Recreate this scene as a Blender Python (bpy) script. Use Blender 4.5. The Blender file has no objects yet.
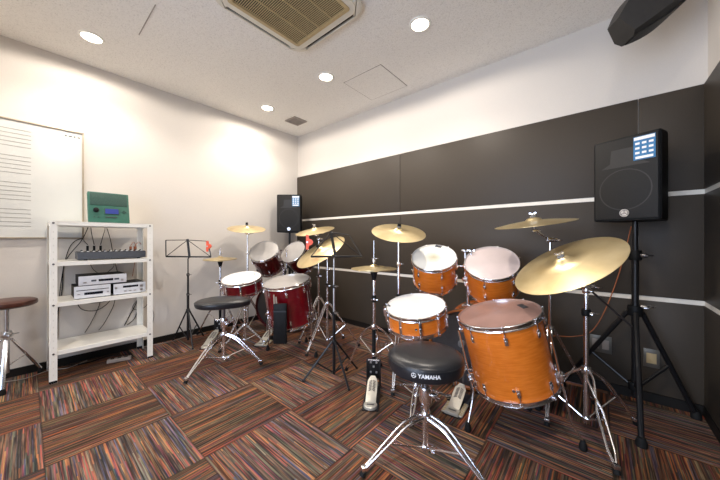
import bpy, bmesh, math, random
from mathutils import Vector, Matrix
random.seed(7)
PI = math.pi
SC = bpy.context.scene
COL = SC.collection
def V(*a): return Vector(a)

# ------------------------------------------------------------------ camera, world, lights, exposure
cam_data = bpy.data.cameras.new('camera'); cam = bpy.data.objects.new('camera', cam_data); COL.objects.link(cam)
cam.location = (0, 0, 1.05); cam.rotation_euler = (PI/2, 0, math.radians(40.2))
cam_data.sensor_width = 36; cam_data.lens = 14.1; cam_data.clip_start = .02
SC.camera = cam
SC.view_settings.view_transform = 'Standard'; SC.view_settings.look = 'None'
SC.view_settings.gamma = 1; SC.view_settings.use_curve_mapping = False
SC.view_settings.exposure = -1.0
world = bpy.data.worlds.new('world'); SC.world = world; world.use_nodes = True
world.node_tree.nodes['Background'].inputs[0].default_value = (.55, .72, 1, 1)
world.node_tree.nodes['Background'].inputs[1].default_value = 2.0

def lamp(name, kind, loc, energy, color, rot=(0, 0, 0), **kw):
    d = bpy.data.lights.new(name, kind); d.energy = energy; d.color = color
    for k, v in kw.items(): setattr(d, k, v)
    o = bpy.data.objects.new(name, d); COL.objects.link(o); o.location = loc; o.rotation_euler = rot
    return o
CEIL = 2.595
XL, XR, YB, YF = -3.44, .50, 2.63, -1.45          # left, right, back (panelled) and front wall planes
# daylight entering by the window in the wall behind the camera
lamp('window_daylight', 'AREA', (-.72, YF + .03, 1.12), 100, (.66, .78, 1), (PI/2-.12, 0, 0), shape='RECTANGLE', size=1.7, size_y=1.8, spread=math.radians(140))
DOWN = [(-2.95, .32), (-1.97, 1.83), (-.975, 1.82), (-2.955, 1.82), (0, .32), (-2.95, -1.0), (-.975, -1.0)]
for i, (x, y) in enumerate(DOWN):
    lamp('downlight_glow', 'SPOT', (x, y, CEIL - .012), 92, (1, .90, .79), spot_size=math.radians(136), spot_blend=.55, shadow_soft_size=.05)
    lamp('downlight_spill', 'SPOT', (x, y, CEIL - .014), 60, (1, .90, .79), spot_size=math.radians(176), spot_blend=.2, shadow_soft_size=.05)

# ------------------------------------------------------------------ materials
def new_mat(name):
    m = bpy.data.materials.new(name); m.use_nodes = True
    nt = m.node_tree; b = nt.nodes['Principled BSDF']
    return m, nt, b
def noise(nt, scale, detail=2, vec=None, rough=.5, coord='Object'):
    n = nt.nodes.new('ShaderNodeTexNoise'); n.inputs['Scale'].default_value = scale; n.inputs['Detail'].default_value = detail
    n.inputs['Roughness'].default_value = rough
    if vec is None:
        tc = nt.nodes.new('ShaderNodeTexCoord'); vec = tc.outputs[coord]
    nt.links.new(vec, n.inputs['Vector'])
    return n
def ramp(nt, src, stops, interp='LINEAR'):
    r = nt.nodes.new('ShaderNodeValToRGB'); r.color_ramp.interpolation = interp
    e = r.color_ramp.elements
    while len(e) < len(stops): e.new(.5)
    for k, (p, c) in enumerate(stops): e[k].position = p; e[k].color = (*c, 1)
    nt.links.new(src, r.inputs[0]); return r
def math_n(nt, op, a, b=None, c=None):
    n = nt.nodes.new('ShaderNodeMath'); n.operation = op
    for i, v in enumerate((a, b, c)):
        if v is None: continue
        if isinstance(v, (int, float)): n.inputs[i].default_value = v
        else: nt.links.new(v, n.inputs[i])
    return n.outputs[0]
def bump(nt, b, src, strength, dist=.002):
    bp = nt.nodes.new('ShaderNodeBump'); bp.inputs['Strength'].default_value = strength; bp.inputs['Distance'].default_value = dist
    nt.links.new(src, bp.inputs['Height']); nt.links.new(bp.outputs[0], b.inputs['Normal'])
def mat(name, col, rough=.5, metal=0, var=.06, scale=30, bmp=0, coat=0, spec=.5):
    """procedural: base colour with a slight noise variation in colour and roughness"""
    m, nt, b = new_mat(name)
    n = noise(nt, scale, 3)
    lo = tuple(max(0, c*(1-var)) for c in col); hi = tuple(min(1, c*(1+var)) for c in col)
    r = ramp(nt, n.outputs[0], [(.35, lo), (.65, hi)]); nt.links.new(r.outputs[0], b.inputs['Base Color'])
    b.inputs['Roughness'].default_value = rough; b.inputs['Metallic'].default_value = metal
    b.inputs['Coat Weight'].default_value = coat; b.inputs['Coat Roughness'].default_value = .08
    b.inputs['Specular IOR Level'].default_value = spec
    if bmp: bump(nt, b, n.outputs[0], bmp)
    return m
WALLW = mat('white_wallpaper', (.66, .622, .575), .75, var=.015, scale=160, bmp=.12)
PANEL = mat('charcoal_panel', (.050, .040, .030), .5, var=.05, scale=220, bmp=.06, spec=.3)
STRIPE = mat('white_strip', (.80, .76, .68), .5, var=.02)
BASEB = mat('dark_baseboard', (.010, .009, .008), .5, spec=.25)
CHROME = mat('chrome', (.90, .90, .92), .20, 1, var=.05, scale=12)
STEEL = mat('brushed_steel', (.55, .55, .56), .32, 1, var=.1, scale=40)
DSTEEL = mat('dark_steel', (.16, .15, .15), .35, .8, var=.1)
BLACK = mat('black_plastic', (.008, .0085, .009), .5, var=.2, spec=.15)
BLKMET = mat('black_painted_metal', (.008, .008, .009), .35, 0, var=.2, spec=.4)
RUBBER = mat('black_rubber', (.008, .008, .008), .7, var=.2, spec=.25)
BRACKW = mat('ivory_steel', (.90, .885, .82), .45, var=.02, scale=10)
FELT = mat('grey_felt', (.2, .2, .2), .95, var=.1, scale=200)
VINYL = mat('black_vinyl', (.012, .013, .016), .34, var=.2, scale=80, bmp=.06)
BROWN = mat('brown_vinyl', (.065, .020, .012), .35, var=.15, scale=30)
PRINTW = mat('white_print', (.85, .85, .85), .5, var=.02)
REDP = mat('red_orange_plastic', (.85, .12, .06), .5, var=.05)
SILV = mat('silver_face', (.74, .76, .80), .35, .1, var=.03)
DARKGL = mat('dark_display', (.01, .012, .02), .15, var=.1)
SLOTG = mat('shaded_slot_paint', (.80, .78, .71), .6, var=.02)
GREEN = mat('green_plastic', (.022, .115, .080), .45, var=.08)
DGREEN = mat('dark_green_grille', (.02, .065, .05), .55, var=.15, scale=120)
MIXG = mat('slate_grey_metal', (.075, .083, .10), .45, var=.06)
ORNG = mat('orange_rubber', (.36, .11, .04), .5, var=.05)
BEIGEG = mat('cream_pedal_metal', (.55, .53, .46), .35, .5, var=.06)
ACW = mat('ivory_plastic', (.74, .70, .60), .45, var=.02)
ACG = mat('beige_grille', (.50, .38, .20), .5, var=.05)
ACD = mat('dark_slot', (.03, .025, .018), .8, var=.1)
FRAMEA = mat('aluminium_frame', (.42, .36, .28), .4, .6, var=.05)
BOARDW = mat('whiteboard_enamel', (.66, .67, .645), .16, var=.01, scale=5)
LINEG = mat('grey_printed_line', (.26, .25, .23), .5, var=.02)
BLUEP = mat('blue_sticker', (.02, .16, .36), .4, var=.1)
MARKD = mat('dark_print', (.03, .03, .035), .5, var=.05)
HATCH = mat('hatch_edge', (.32, .29, .26), .6, var=.05)
VENTG = mat('grey_vent', (.30, .26, .23), .5, var=.05)
WHITEP = mat('white_head_coated', (.86, .85, .82), .45, var=.03, scale=9)
HAZY = mat('clear_head_hazy', (.56, .47, .45), .3, var=.06, scale=7)
GREYH = mat('silver_grey_head', (.36, .34, .32), .35, var=.08, scale=8)
PINKH = mat('pinkish_worn_head', (.30, .175, .145), .28, var=.12, scale=6)
ACCW = mat('socket_plate_metal', (.16, .15, .13), .35, .5, var=.08)

def emit(name, col, strength):
    m, nt, b = new_mat(name); b.inputs['Emission Color'].default_value = (*col, 1); b.inputs['Emission Strength'].default_value = strength
    b.inputs['Base Color'].default_value = (*col, 1); return m
LAMPM = emit('lit_lamp', (1, .90, .76), 30)
LCD = emit('blue_lcd', (.012, .03, .22), .25)

def head_mat():   # coated head with a worn spot at its centre (dirt, stays with the skin)
    m, nt, b = new_mat('white_head_worn')
    tc = nt.nodes.new('ShaderNodeTexCoord'); g = nt.nodes.new('ShaderNodeVectorMath'); g.operation = 'LENGTH'
    nt.links.new(tc.outputs['Object'], g.inputs[0])
    n = noise(nt, 25, 4)
    a = math_n(nt, 'ADD', g.outputs['Value'], math_n(nt, 'MULTIPLY', n.outputs[0], .04))
    r = ramp(nt, a, [(.02, (.55, .50, .33)), (.10, (.84, .83, .77))])
    nt.links.new(r.outputs[0], b.inputs['Base Color']); b.inputs['Roughness'].default_value = .45
    return m
WORNH = head_mat()

def wood(name, lo, hi, axis=2, rough=.22):
    m, nt, b = new_mat(name)
    tc = nt.nodes.new('ShaderNodeTexCoord'); mp = nt.nodes.new('ShaderNodeMapping')
    sc = [26, 26, 26]; sc[axis] = 90; sc = [14, 14, 110]
    mp.inputs['Scale'].default_value = sc; nt.links.new(tc.outputs['Object'], mp.inputs[0])
    n = noise(nt, 1.0, 5, mp.outputs[0], .6)
    r = ramp(nt, n.outputs[0], [(.3, lo), (.7, hi)]); nt.links.new(r.outputs[0], b.inputs['Base Color'])
    b.inputs['Roughness'].default_value = rough; b.inputs['Coat Weight'].default_value = .8; b.inputs['Coat Roughness'].default_value = .06
    return m
ORANGE = wood('amber_lacquered_maple', (.64, .150, .012), (.78, .215, .025))
ORHOOP = wood('amber_lacquered_hoop', (.30, .09, .02), (.50, .18, .05))
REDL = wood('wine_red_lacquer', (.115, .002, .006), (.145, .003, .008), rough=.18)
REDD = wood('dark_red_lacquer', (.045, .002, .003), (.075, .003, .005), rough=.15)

def cymbal_mat():
    m, nt, b = new_mat('cymbal_bronze')
    tc = nt.nodes.new('ShaderNodeTexCoord'); sp = nt.nodes.new('ShaderNodeSeparateXYZ'); nt.links.new(tc.outputs['Object'], sp.inputs[0])
    g = math_n(nt, 'SQRT', math_n(nt, 'ADD', math_n(nt, 'MULTIPLY', sp.outputs[0], sp.outputs[0]), math_n(nt, 'MULTIPLY', sp.outputs[1], sp.outputs[1])))
    cb = nt.nodes.new('ShaderNodeCombineXYZ'); nt.links.new(math_n(nt, 'MULTIPLY', g, 260), cb.inputs[0])
    nr = noise(nt, 1.0, 3, cb.outputs[0]); ns = noise(nt, 7, 4)
    r = ramp(nt, ns.outputs[0], [(.3, (.66, .52, .27)), (.7, (.84, .70, .42))])
    nt.links.new(r.outputs[0], b.inputs['Base Color']); b.inputs['Metallic'].default_value = .95
    b.inputs['Roughness'].default_value = .36
    bump(nt, b, nr.outputs[0], .25, .0006)
    return m
BRASS = cymbal_mat()

def ceiling_mat():
    m, nt, b = new_mat('rock_wool_ceiling')
    v = nt.nodes.new('ShaderNodeTexNoise'); v.inputs['Scale'].default_value = 120; v.inputs['Detail'].default_value = 3; v.inputs['Roughness'].default_value = .7
    tc = nt.nodes.new('ShaderNodeTexCoord'); nt.links.new(tc.outputs['Object'], v.inputs['Vector'])
    r = ramp(nt, v.outputs[0], [(.32, (.66, .64, .60)), (.44, (.86, .84, .80)), (.6, (.90, .88, .84))])
    nt.links.new(r.outputs[0], b.inputs['Base Color']); b.inputs['Roughness'].default_value = .9
    bump(nt, b, v.outputs[0], .5, .006)
    return m
CEILM = ceiling_mat()

def carpet_mat():
    m, nt, b = new_mat('striped_carpet_tiles')
    T = .50
    tc = nt.nodes.new('ShaderNodeTexCoord'); sp = nt.nodes.new('ShaderNodeSeparateXYZ'); nt.links.new(tc.outputs['Object'], sp.inputs[0])
    X = math_n(nt, 'DIVIDE', math_n(nt, 'ADD', sp.outputs[0], 1.95 + 10*T), T)
    Y = math_n(nt, 'DIVIDE', math_n(nt, 'ADD', sp.outputs[1], -.055 + 10*T), T)
    ix = math_n(nt, 'FLOOR', X); iy = math_n(nt, 'FLOOR', Y); fx = math_n(nt, 'FRACT', X); fy = math_n(nt, 'FRACT', Y)
    par = math_n(nt, 'FLOORED_MODULO', math_n(nt, 'ADD', ix, iy), 2)
    # par==1 at ix=10, iy=11 -> stripes run along Y, vary with x
    inv = math_n(nt, 'SUBTRACT', 1, par)
    across = math_n(nt, 'ADD', math_n(nt, 'MULTIPLY', fx, par), math_n(nt, 'MULTIPLY', fy, inv))
    along = math_n(nt, 'ADD', math_n(nt, 'MULTIPLY', fy, par), math_n(nt, 'MULTIPLY', fx, inv))
    tid = math_n(nt, 'ADD', math_n(nt, 'MULTIPLY', ix, 17.3), math_n(nt, 'MULTIPLY', iy, 41.7))
    # rows of yarn, each row cut into coloured lengths
    row = math_n(nt, 'FLOOR', math_n(nt, 'MULTIPLY', across, 96))
    def seg(rowv, per_tile, seed):
        w1 = nt.nodes.new('ShaderNodeTexWhiteNoise'); w1.noise_dimensions = '2D'
        c1 = nt.nodes.new('ShaderNodeCombineXYZ'); nt.links.new(rowv, c1.inputs[0]); nt.links.new(math_n(nt, 'ADD', tid, seed), c1.inputs[1])
        nt.links.new(c1.outputs[0], w1.inputs['Vector'])
        a = math_n(nt, 'FLOOR', math_n(nt, 'ADD', math_n(nt, 'MULTIPLY', along, per_tile), math_n(nt, 'MULTIPLY', w1.outputs['Value'], 9)))
        w2 = nt.nodes.new('ShaderNodeTexWhiteNoise'); w2.noise_dimensions = '3D'
        c2 = nt.nodes.new('ShaderNodeCombineXYZ'); nt.links.new(rowv, c2.inputs[0]); nt.links.new(a, c2.inputs[1]); nt.links.new(math_n(nt, 'ADD', tid, seed + 3), c2.inputs[2])
        nt.links.new(c2.outputs[0], w2.inputs['Vector'])
        return w2.outputs['Value']
    c1 = nt.nodes.new('ShaderNodeCombineXYZ')
    nt.links.new(math_n(nt, 'MULTIPLY', across, 40), c1.inputs[0]); nt.links.new(math_n(nt, 'MULTIPLY', along, 1.7), c1.inputs[1]); nt.links.new(tid, c1.inputs[2])
    soft = noise(nt, 1.0, 3, c1.outputs[0], .6)
    s1 = seg(row, 1.5, 0)
    pal = [(.0, (.045, .040, .038)), (.14, (.10, .065, .048)), (.28, (.055, .062, .075)), (.38, (.24, .085, .040)), (.46, (.075, .11, .075)),
           (.56, (.07, .045, .045)), (.63, (.34, .055, .045)), (.69, (.055, .075, .17)), (.77, (.42, .20, .07)), (.84, (.24, .045, .08)), (.89, (.40, .13, .04)), (.95, (.20, .20, .15))]
    r1 = ramp(nt, s1, pal, 'CONSTANT')
    c4 = nt.nodes.new('ShaderNodeCombineXYZ')
    nt.links.new(math_n(nt, 'MULTIPLY', across, 125), c4.inputs[0]); nt.links.new(math_n(nt, 'MULTIPLY', along, 2.5), c4.inputs[1]); nt.links.new(tid, c4.inputs[2])
    fine = noise(nt, 1.0, 2, c4.outputs[0], .6)
    rf = ramp(nt, fine.outputs[0], [(.32, (.030, .030, .034)), (.44, (.075, .06, .05)), (.52, (.14, .11, .08)), (.58, (.30, .10, .055)), (.66, (.42, .28, .14))])
    r2 = ramp(nt, soft.outputs[0], [(.30, (.045, .060, .085)), (.42, (.07, .060, .055)), (.5, (.12, .075, .05)), (.58, (.25, .070, .05)), (.68, (.15, .14, .08))])
    m0 = nt.nodes.new('ShaderNodeMix'); m0.data_type = 'RGBA'; m0.inputs['Factor'].default_value = .5
    nt.links.new(rf.outputs[0], m0.inputs['A']); nt.links.new(r2.outputs[0], m0.inputs['B'])
    mx = nt.nodes.new('ShaderNodeMix'); mx.data_type = 'RGBA'; mx.inputs['Factor'].default_value = .45
    nt.links.new(r1.outputs[0], mx.inputs['A']); nt.links.new(m0.outputs['Result'], mx.inputs['B'])
    # dark seam at tile edges
    ex = math_n(nt, 'MINIMUM', math_n(nt, 'MINIMUM', fx, math_n(nt, 'SUBTRACT', 1, fx)), math_n(nt, 'MINIMUM', fy, math_n(nt, 'SUBTRACT', 1, fy)))
    seam = ramp(nt, ex, [(.0, (.45, .45, .45)), (.012, (1, 1, 1))])
    # the tiles whose rows run along Y are the browner ones
    tint = nt.nodes.new('ShaderNodeMix'); tint.data_type = 'RGBA'; nt.links.new(par, tint.inputs['Factor'])
    tint.inputs['A'].default_value = (.92, .97, .98, 1); tint.inputs['B'].default_value = (.72, .62, .50, 1)
    def mul(a, bb):
        q = nt.nodes.new('ShaderNodeMix'); q.data_type = 'RGBA'; q.blend_type = 'MULTIPLY'; q.inputs['Factor'].default_value = 1
        nt.links.new(a, q.inputs['A']); nt.links.new(bb, q.inputs['B']); return q.outputs['Result']
    c5 = nt.nodes.new('ShaderNodeCombineXYZ')
    nt.links.new(math_n(nt, 'MULTIPLY', across, 60), c5.inputs[0]); nt.links.new(math_n(nt, 'MULTIPLY', along, 1.5), c5.inputs[1]); nt.links.new(math_n(nt, 'ADD', tid, 7.7), c5.inputs[2])
    dk = noise(nt, 1.0, 3, c5.outputs[0], .65)
    rd = ramp(nt, dk.outputs[0], [(.36, (.22, .22, .24)), (.48, (.70, .70, .70)), (.60, (1.65, 1.6, 1.5))])
    out = mul(mul(mul(mx.outputs['Result'], rd.outputs[0]), seam.outputs[0]), tint.outputs['Result'])
    nt.links.new(out, b.inputs['Base Color']); b.inputs['Roughness'].default_value = .85; b.inputs['Specular IOR Level'].default_value = .25
    fr = math_n(nt, 'ABSOLUTE', math_n(nt, 'SUBTRACT', math_n(nt, 'FRACT', math_n(nt, 'MULTIPLY', across, 96)), .5))
    bump(nt, b, fr, -.5, .003)
    return m
CARPET = carpet_mat()

# ------------------------------------------------------------------ mesh builder
def frame(z, xhint=None):
    """rotation matrix with local Z along z"""
    z = Vector(z).normalized(); x = Vector(xhint) if xhint is not None else (V(1, 0, 0) if abs(z.x) < .9 else V(0, 1, 0))
    x = (x - z*x.dot(z)).normalized(); y = z.cross(x)
    return Matrix((x, y, z)).transposed().to_4x4()
def TR(p, z=(0, 0, 1), xh=None): return Matrix.Translation(Vector(p)) @ frame(z, xh)
def RZ(p, a): return Matrix.Translation(Vector(p)) @ Matrix.Rotation(a, 4, 'Z')

class M:
    def __init__(s, T=None): s.bm = bmesh.new(); s.T = T or Matrix.Identity(4)
    def face(s, vs):
        try: return s.bm.faces.new(vs)
        except ValueError: return None
    def v(s, p): return s.bm.verts.new(s.T @ Vector(p))
    def box(s, c, d, L=None, bev=0):
        L = L or Matrix.Identity(4)
        b2 = bmesh.new(); bmesh.ops.create_cube(b2, size=1)
        for v in b2.verts: v.co = Vector((v.co.x*d[0], v.co.y*d[1], v.co.z*d[2]))
        if bev: bmesh.ops.bevel(b2, geom=list(b2.edges), offset=min(bev, min(d)*.45), segments=2, affect='EDGES', profile=.6)
        s._merge(b2, s.T @ Matrix.Translation(Vector(c)) @ L); return s
    def _merge(s, b2, X):
        mp = {}
        for v in b2.verts: mp[v] = s.bm.verts.new(X @ v.co)
        for f in b2.faces: s.face([mp[v] for v in f.verts])
        b2.free()
    def tube(s, pts, r, seg=8, closed=False, smooth=0):
        pts = [Vector(p) for p in pts]
        if smooth and len(pts) > 2:
            out = []
            P = [pts[0]*2 - pts[1]] + pts + [pts[-1]*2 - pts[-2]]
            if closed: P = [pts[-1]] + pts + [pts[0], pts[1]]
            for i in range(1, len(P) - 2):
                for k in range(smooth):
                    t = k/smooth; a, b, c, d = P[i-1], P[i], P[i+1], P[i+2]
                    out.append(.5*((2*b) + (c - a)*t + (2*a - 5*b + 4*c - d)*t*t + (3*b - a - 3*c + d)*t**3))
            if not closed: out.append(pts[-1])
            pts = out
        n = len(pts); rs = r if isinstance(r, (list, tuple)) else [r]*n
        tan = []
        for i in range(n):
            if closed: t = pts[(i+1) % n] - pts[i-1]
            else: t = pts[min(i+1, n-1)] - pts[max(i-1, 0)]
            tan.append(t.normalized() if t.length > 1e-9 else V(0, 0, 1))
        nx = tan[0].orthogonal().normalized(); rings = []
        for i in range(n):
            nx = (nx - tan[i]*nx.dot(tan[i]))
            nx = nx.normalized() if nx.length > 1e-6 else tan[i].orthogonal().normalized()
            ny = tan[i].cross(nx)
            rings.append([s.v(pts[i] + rs[i]*(nx*math.cos(2*PI*k/seg) + ny*math.sin(2*PI*k/seg))) for k in range(seg)])
        m = n if closed else n - 1
        for i in range(m):
            a, b = rings[i], rings[(i+1) % n]
            for k in range(seg): s.face([a[k], a[(k+1) % seg], b[(k+1) % seg], b[k]])
        if not closed: s.face(rings[0][::-1]); s.face(rings[-1])
        return s
    def lathe(s, prof, seg=48, L=None, sx=1, sy=1, close=False):
        L = L or Matrix.Identity(4); rings = []
        for (r, z) in prof:
            if r < 1e-6: rings.append([s.v(L @ V(0, 0, z))])
            else: rings.append([s.v(L @ V(r*sx*math.cos(2*PI*k/seg), r*sy*math.sin(2*PI*k/seg), z)) for k in range(seg)])
        pr = list(zip(rings, rings[1:]))
        if close: pr.append((rings[-1], rings[0]))
        for a, b in pr:
            for k in range(seg):
                k2 = (k+1) % seg
                if len(a) == 1 and len(b) == 1: continue
                if len(a) == 1: s.face([a[0], b[k2], b[k]])
                elif len(b) == 1: s.face([a[k], a[k2], b[0]])
                else: s.face([a[k], a[k2], b[k2], b[k]])
        return s
    def prism(s, outline, z0, z1, L=None):
        L = L or Matrix.Identity(4)
        a = [s.v(L @ V(x, y, z0)) for x, y in outline]; b = [s.v(L @ V(x, y, z1)) for x, y in outline]
        s.face(a[::-1]); s.face(b); n = len(a)
        for i in range(n): s.face([a[i], a[(i+1) % n], b[(i+1) % n], b[i]])
        return s
    def ball(s, c, r, seg=10):
        return s.lathe([(0, -r)] + [(r*math.cos(t), r*math.sin(t)) for t in [(-.5 + i/6)*PI for i in range(1, 6)]] + [(0, r)], seg, Matrix.Translation(Vector(c)))
    def build(s, name, m, parent=None, origin=None, sharp=35):
        bmesh.ops.recalc_face_normals(s.bm, faces=s.bm.faces)
        o3 = Vector(origin) if origin is not None else (parent.matrix_world.translation if parent and parent.type == 'EMPTY' else None)
        # local frame: keep world-aligned axes, shift to own origin
        base = Vector((0, 0, 0))
        p = parent
        while p is not None: base += p.location; p = p.parent
        org = Vector(origin) if origin is not None else base.copy()
        R = s.rot if hasattr(s, 'rot') else None
        if R is not None:
            Ri = R.to_3x3().inverted()
            for v in s.bm.verts: v.co = Ri @ (v.co - org)
        else:
            for v in s.bm.verts: v.co -= org
        for e in s.bm.edges:
            if len(e.link_faces) == 2:
                e.smooth = e.calc_face_angle(0) < math.radians(sharp)
        for f in s.bm.faces: f.smooth = True
        me = bpy.data.meshes.new(name); s.bm.to_mesh(me); s.bm.free(); me.materials.append(m)
        o = bpy.data.objects.new(name, me); COL.objects.link(o)
        o.parent = parent; o.location = org - base
        if R is not None: o.rotation_euler = R.to_euler()
        return o

def tag(o, label, cat, group=None, kind=None):
    o['label'] = label; o['category'] = cat
    if group: o['group'] = group
    if kind: o['kind'] = kind
    return o
def thing(name, loc, label, cat, group=None):
    o = bpy.data.objects.new(name, None); COL.objects.link(o); o.location = loc; o.empty_display_size = .1
    return tag(o, label, cat, group)
def struct(name, m, matr):
    o = m.build(name, matr); o['kind'] = 'structure'; return o

# ------------------------------------------------------------------ room shell
W = .12
struct('floor', M().box(((XL+XR)/2, (YB+YF)/2, -.05), (XR-XL+2*W, YB-YF+2*W, .1)), CARPET)
struct('ceiling', M().box(((XL+XR)/2, (YB+YF)/2, CEIL+.05), (XR-XL+2*W, YB-YF+2*W, .1)), CEILM)
wl = struct('wall_left', M().box((XL-W/2, (YB+YF)/2, CEIL/2), (W, YB-YF+2*W, CEIL)), WALLW)
wb = struct('wall_back', M().box(((XL+XR)/2, YB+W/2, CEIL/2), (XR-XL+2*W, W, CEIL)), WALLW)
wr = struct('wall_right', M().box((XR+W/2, (YB+YF)/2, CEIL/2), (W, YB-YF+2*W, CEIL)), WALLW)
# front wall with the window opening behind the camera
wx0, wx1, wz0, wz1 = -1.65, .20, .12, 2.15
m = M()
m.box(((XL+wx0)/2, YF-W/2, CEIL/2), (wx0-XL, W, CEIL)).box(((XR+wx1)/2, YF-W/2, CEIL/2), (XR-wx1, W, CEIL))
m.box(((wx0+wx1)/2, YF-W/2, wz0/2), (wx1-wx0, W, wz0)).box(((wx0+wx1)/2, YF-W/2, (wz1+CEIL)/2), (wx1-wx0, W, CEIL-wz1))
struct('wall_front', m, WALLW)
m = M()
for z in (wz0+.02, wz1-.02): m.box(((wx0+wx1)/2, YF-.05, z), (wx1-wx0, .05, .04))
for x in (wx0+.02, (wx0+wx1)/2, wx1-.02): m.box((x, YF-.05, (wz0+wz1)/2), (.04, .05, wz1-wz0-.08))
win = struct('window_1', m, BRACKW)
# dark wall panels: rows of about 0.66 m, seams between boards, pale strips between rows (children of the wall)
ROWS = [(.062, .655), (.685, 1.325), (1.355, 1.983)]
SEAMX = [XL, -1.639, .202, XR]
PT = .018
for (z0, z1) in ROWS:
    for a, b in zip(SEAMX, SEAMX[1:]):
        struct('panel', M().box(((a+b)/2, YB-PT/2, (z0+z1)/2), (b-a-.004, PT, z1-z0), bev=.001), PANEL).parent = wb
    ys = [YB-PT, .79, -.5, YF]
    for a, b in zip(ys, ys[1:]):
        struct('panel', M().box((XR-PT/2, (a+b)/2, (z0+z1)/2), (PT, a-b-.004, z1-z0), bev=.001), PANEL).parent = wr
for o in list(COL.objects):
    if o.name.startswith('panel'):
        o['kind'] = 'structure'
for i, z in enumerate((.670, 1.340)):
    struct('trim_%d' % (i+1), M().box(((XL+XR)/2, YB-PT/2+.001, z), (XR-XL-.004, PT-.004, .028)), STRIPE)
    struct('trim_%d' % (i+3), M().box((XR-PT/2+.001, (YB+YF)/2, z), (PT-.004, YB-YF-.04, .028)), STRIPE)
struct('baseboard_back', M().box(((XL+XR)/2, YB-.012, .03), (XR-XL-.03, .022, .06)), BASEB)
struct('baseboard_left', M().box((XL+.008, (YB+YF)/2, .03), (.014, YB-YF-.05, .06)), BASEB)
struct('baseboard_right', M().box((XR-.012, (YB+YF)/2, .03), (.022, YB-YF-.05, .06)), BASEB)

# ------------------------------------------------------------------ ceiling fittings
dl_lab = ['round recessed downlight nearest the left wall above the whiteboard', 'round recessed downlight between the ceiling air conditioner and square hatch',
          'round recessed downlight right of the square ceiling hatch, furthest right in view', 'round recessed downlight beside the small ceiling vent near the corner',
          None, None, None]
for i, (x, y) in enumerate(DOWN[:5]):
    if i == 4: continue
    t = thing('downlight', (x, y, CEIL), dl_lab[i], 'ceiling light', 'recessed ceiling downlights')
    M(TR((x, y, CEIL))).lathe([(.058, -.001), (.061, -.007), (.075, -.006), (.078, 0)], 40).build('trim_ring', BRACKW, t)
    M(TR((x, y, CEIL))).lathe([(0, -.003), (.058, -.003), (.058, -.0005), (0, -.0005)], 40).build('lamp_lens', LAMPM, t)
t = thing('access_hatch', (-1.685, 2.235, CEIL), 'flush square access hatch in the speckled ceiling', 'ceiling hatch')
M().box((-1.685, 2.235, CEIL-.001), (.452, .452, .002)).build('hatch_frame', HATCH, t)
M().box((-1.685, 2.235, CEIL-.002), (.440, .440, .003)).build('hatch_panel', CEILM, t)
t = thing('air_vent', (-2.99, 2.255, CEIL), 'small square grey air vent in the ceiling near the corner', 'vent')
m = M()
for k in (-1, 1):
    m.box((-2.99+k*.09, 2.255, CEIL-.006), (.02, .2, .012)).box((-2.99, 2.255+k*.09, CEIL-.006), (.16, .02, .012))
m.build('vent_frame', VENTG, t)
m = M()
for k in range(9): m.box((-2.99, 2.255-.072+k*.018, CEIL-.006), (.16, .007, .010), Matrix.Rotation(.5, 4, 'X'))
m.build('vent_slats', VENTG, t)
M().box((-2.99, 2.255, CEIL-.0012), (.16, .16, .002)).build('backing', ACD, t)

def rrect(hx, hy, r, n=8):
    out = []
    for cx, cy, a0 in ((hx-r, hy-r, 0), (-hx+r, hy-r, PI/2), (-hx+r, -hy+r, PI), (hx-r, -hy+r, 1.5*PI)):
        for k in range(n+1):
            a = a0 + k*PI/2/n; out.append((cx+r*math.cos(a), cy+r*math.sin(a)))
    return out
def ring(m, o1, o2, z0, z1, L=None):
    L = L or Matrix.Identity(4); n = len(o1)
    A = [[m.v(L @ V(x, y, z)) for x, y in o] for o, z in ((o1, z0), (o1, z1), (o2, z1), (o2, z0))]
    for i in range(n):
        j = (i+1) % n
        for q in range(4): m.face([A[q][i], A[q][j], A[(q+1) % 4][j], A[(q+1) % 4][i]])
    return m
ax, ay = -1.52, 1.085
t = thing('air_conditioner', (ax, ay, CEIL), 'ivory cassette air conditioner with beige grille recessed in the ceiling', 'air conditioner')
L0 = Matrix.Translation((ax+.004, ay+.008, CEIL)) @ Matrix.Scale(1.03, 4)
m = M(L0); ring(m, rrect(.352, .352, .11), rrect(.342, .342, .103), -.024, 0); m.build('outer_rim', ACW, t)
m = M(L0); m.prism(rrect(.344, .344, .104), -.006, -.001); m.build('air_slot_backing', ACD, t)
m = M(L0)
ring(m, rrect(.312, .312, .075), rrect(.270, .270, .02), -.032, -.006)
for q in range(4):
    arc = [(.239+.104*math.cos(PI/2*j/8), .239+.104*math.sin(PI/2*j/8)) for j in range(9)]
    m.prism([(.343, .245)] + arc + [(.245, .343), (.245, .29), (.29, .245)], -.027, -.006, Matrix.Rotation(q*PI/2, 4, 'Z'))
m.build('body_panel', ACW, t)
m = M(L0); ring(m, rrect(.270, .270, .02), rrect(.247, .247, .01), -.036, -.02); m.build('grille_frame', ACG, t)
for a in range(4):
    Lr = L0 @ Matrix.Rotation(a*PI/2, 4, 'Z')
    M(Lr).box((.331, 0, -.012), (.014, .46, .003), Matrix.Rotation(.7, 4, 'Y')).build('flap', ACD, t)
m = M(L0)
for k in range(40): m.box((0, -.2418+k*.0124, -.029), (.496, .0036, .005))
m.build('grille_fins', ACG, t)
m = M(L0)
for k in range(-1, 2): m.box((k*.124, 0, -.033), (.006, .496, .006))
m.build('grille_ribs', ACG, t)
M(L0).box((0, 0, -.014), (.50, .50, .004)).build('filter', ACD, t)
struct('trim_5', M().box((-2.43, .547, CEIL-.001), (.42, .006, .003)), HATCH)

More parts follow.
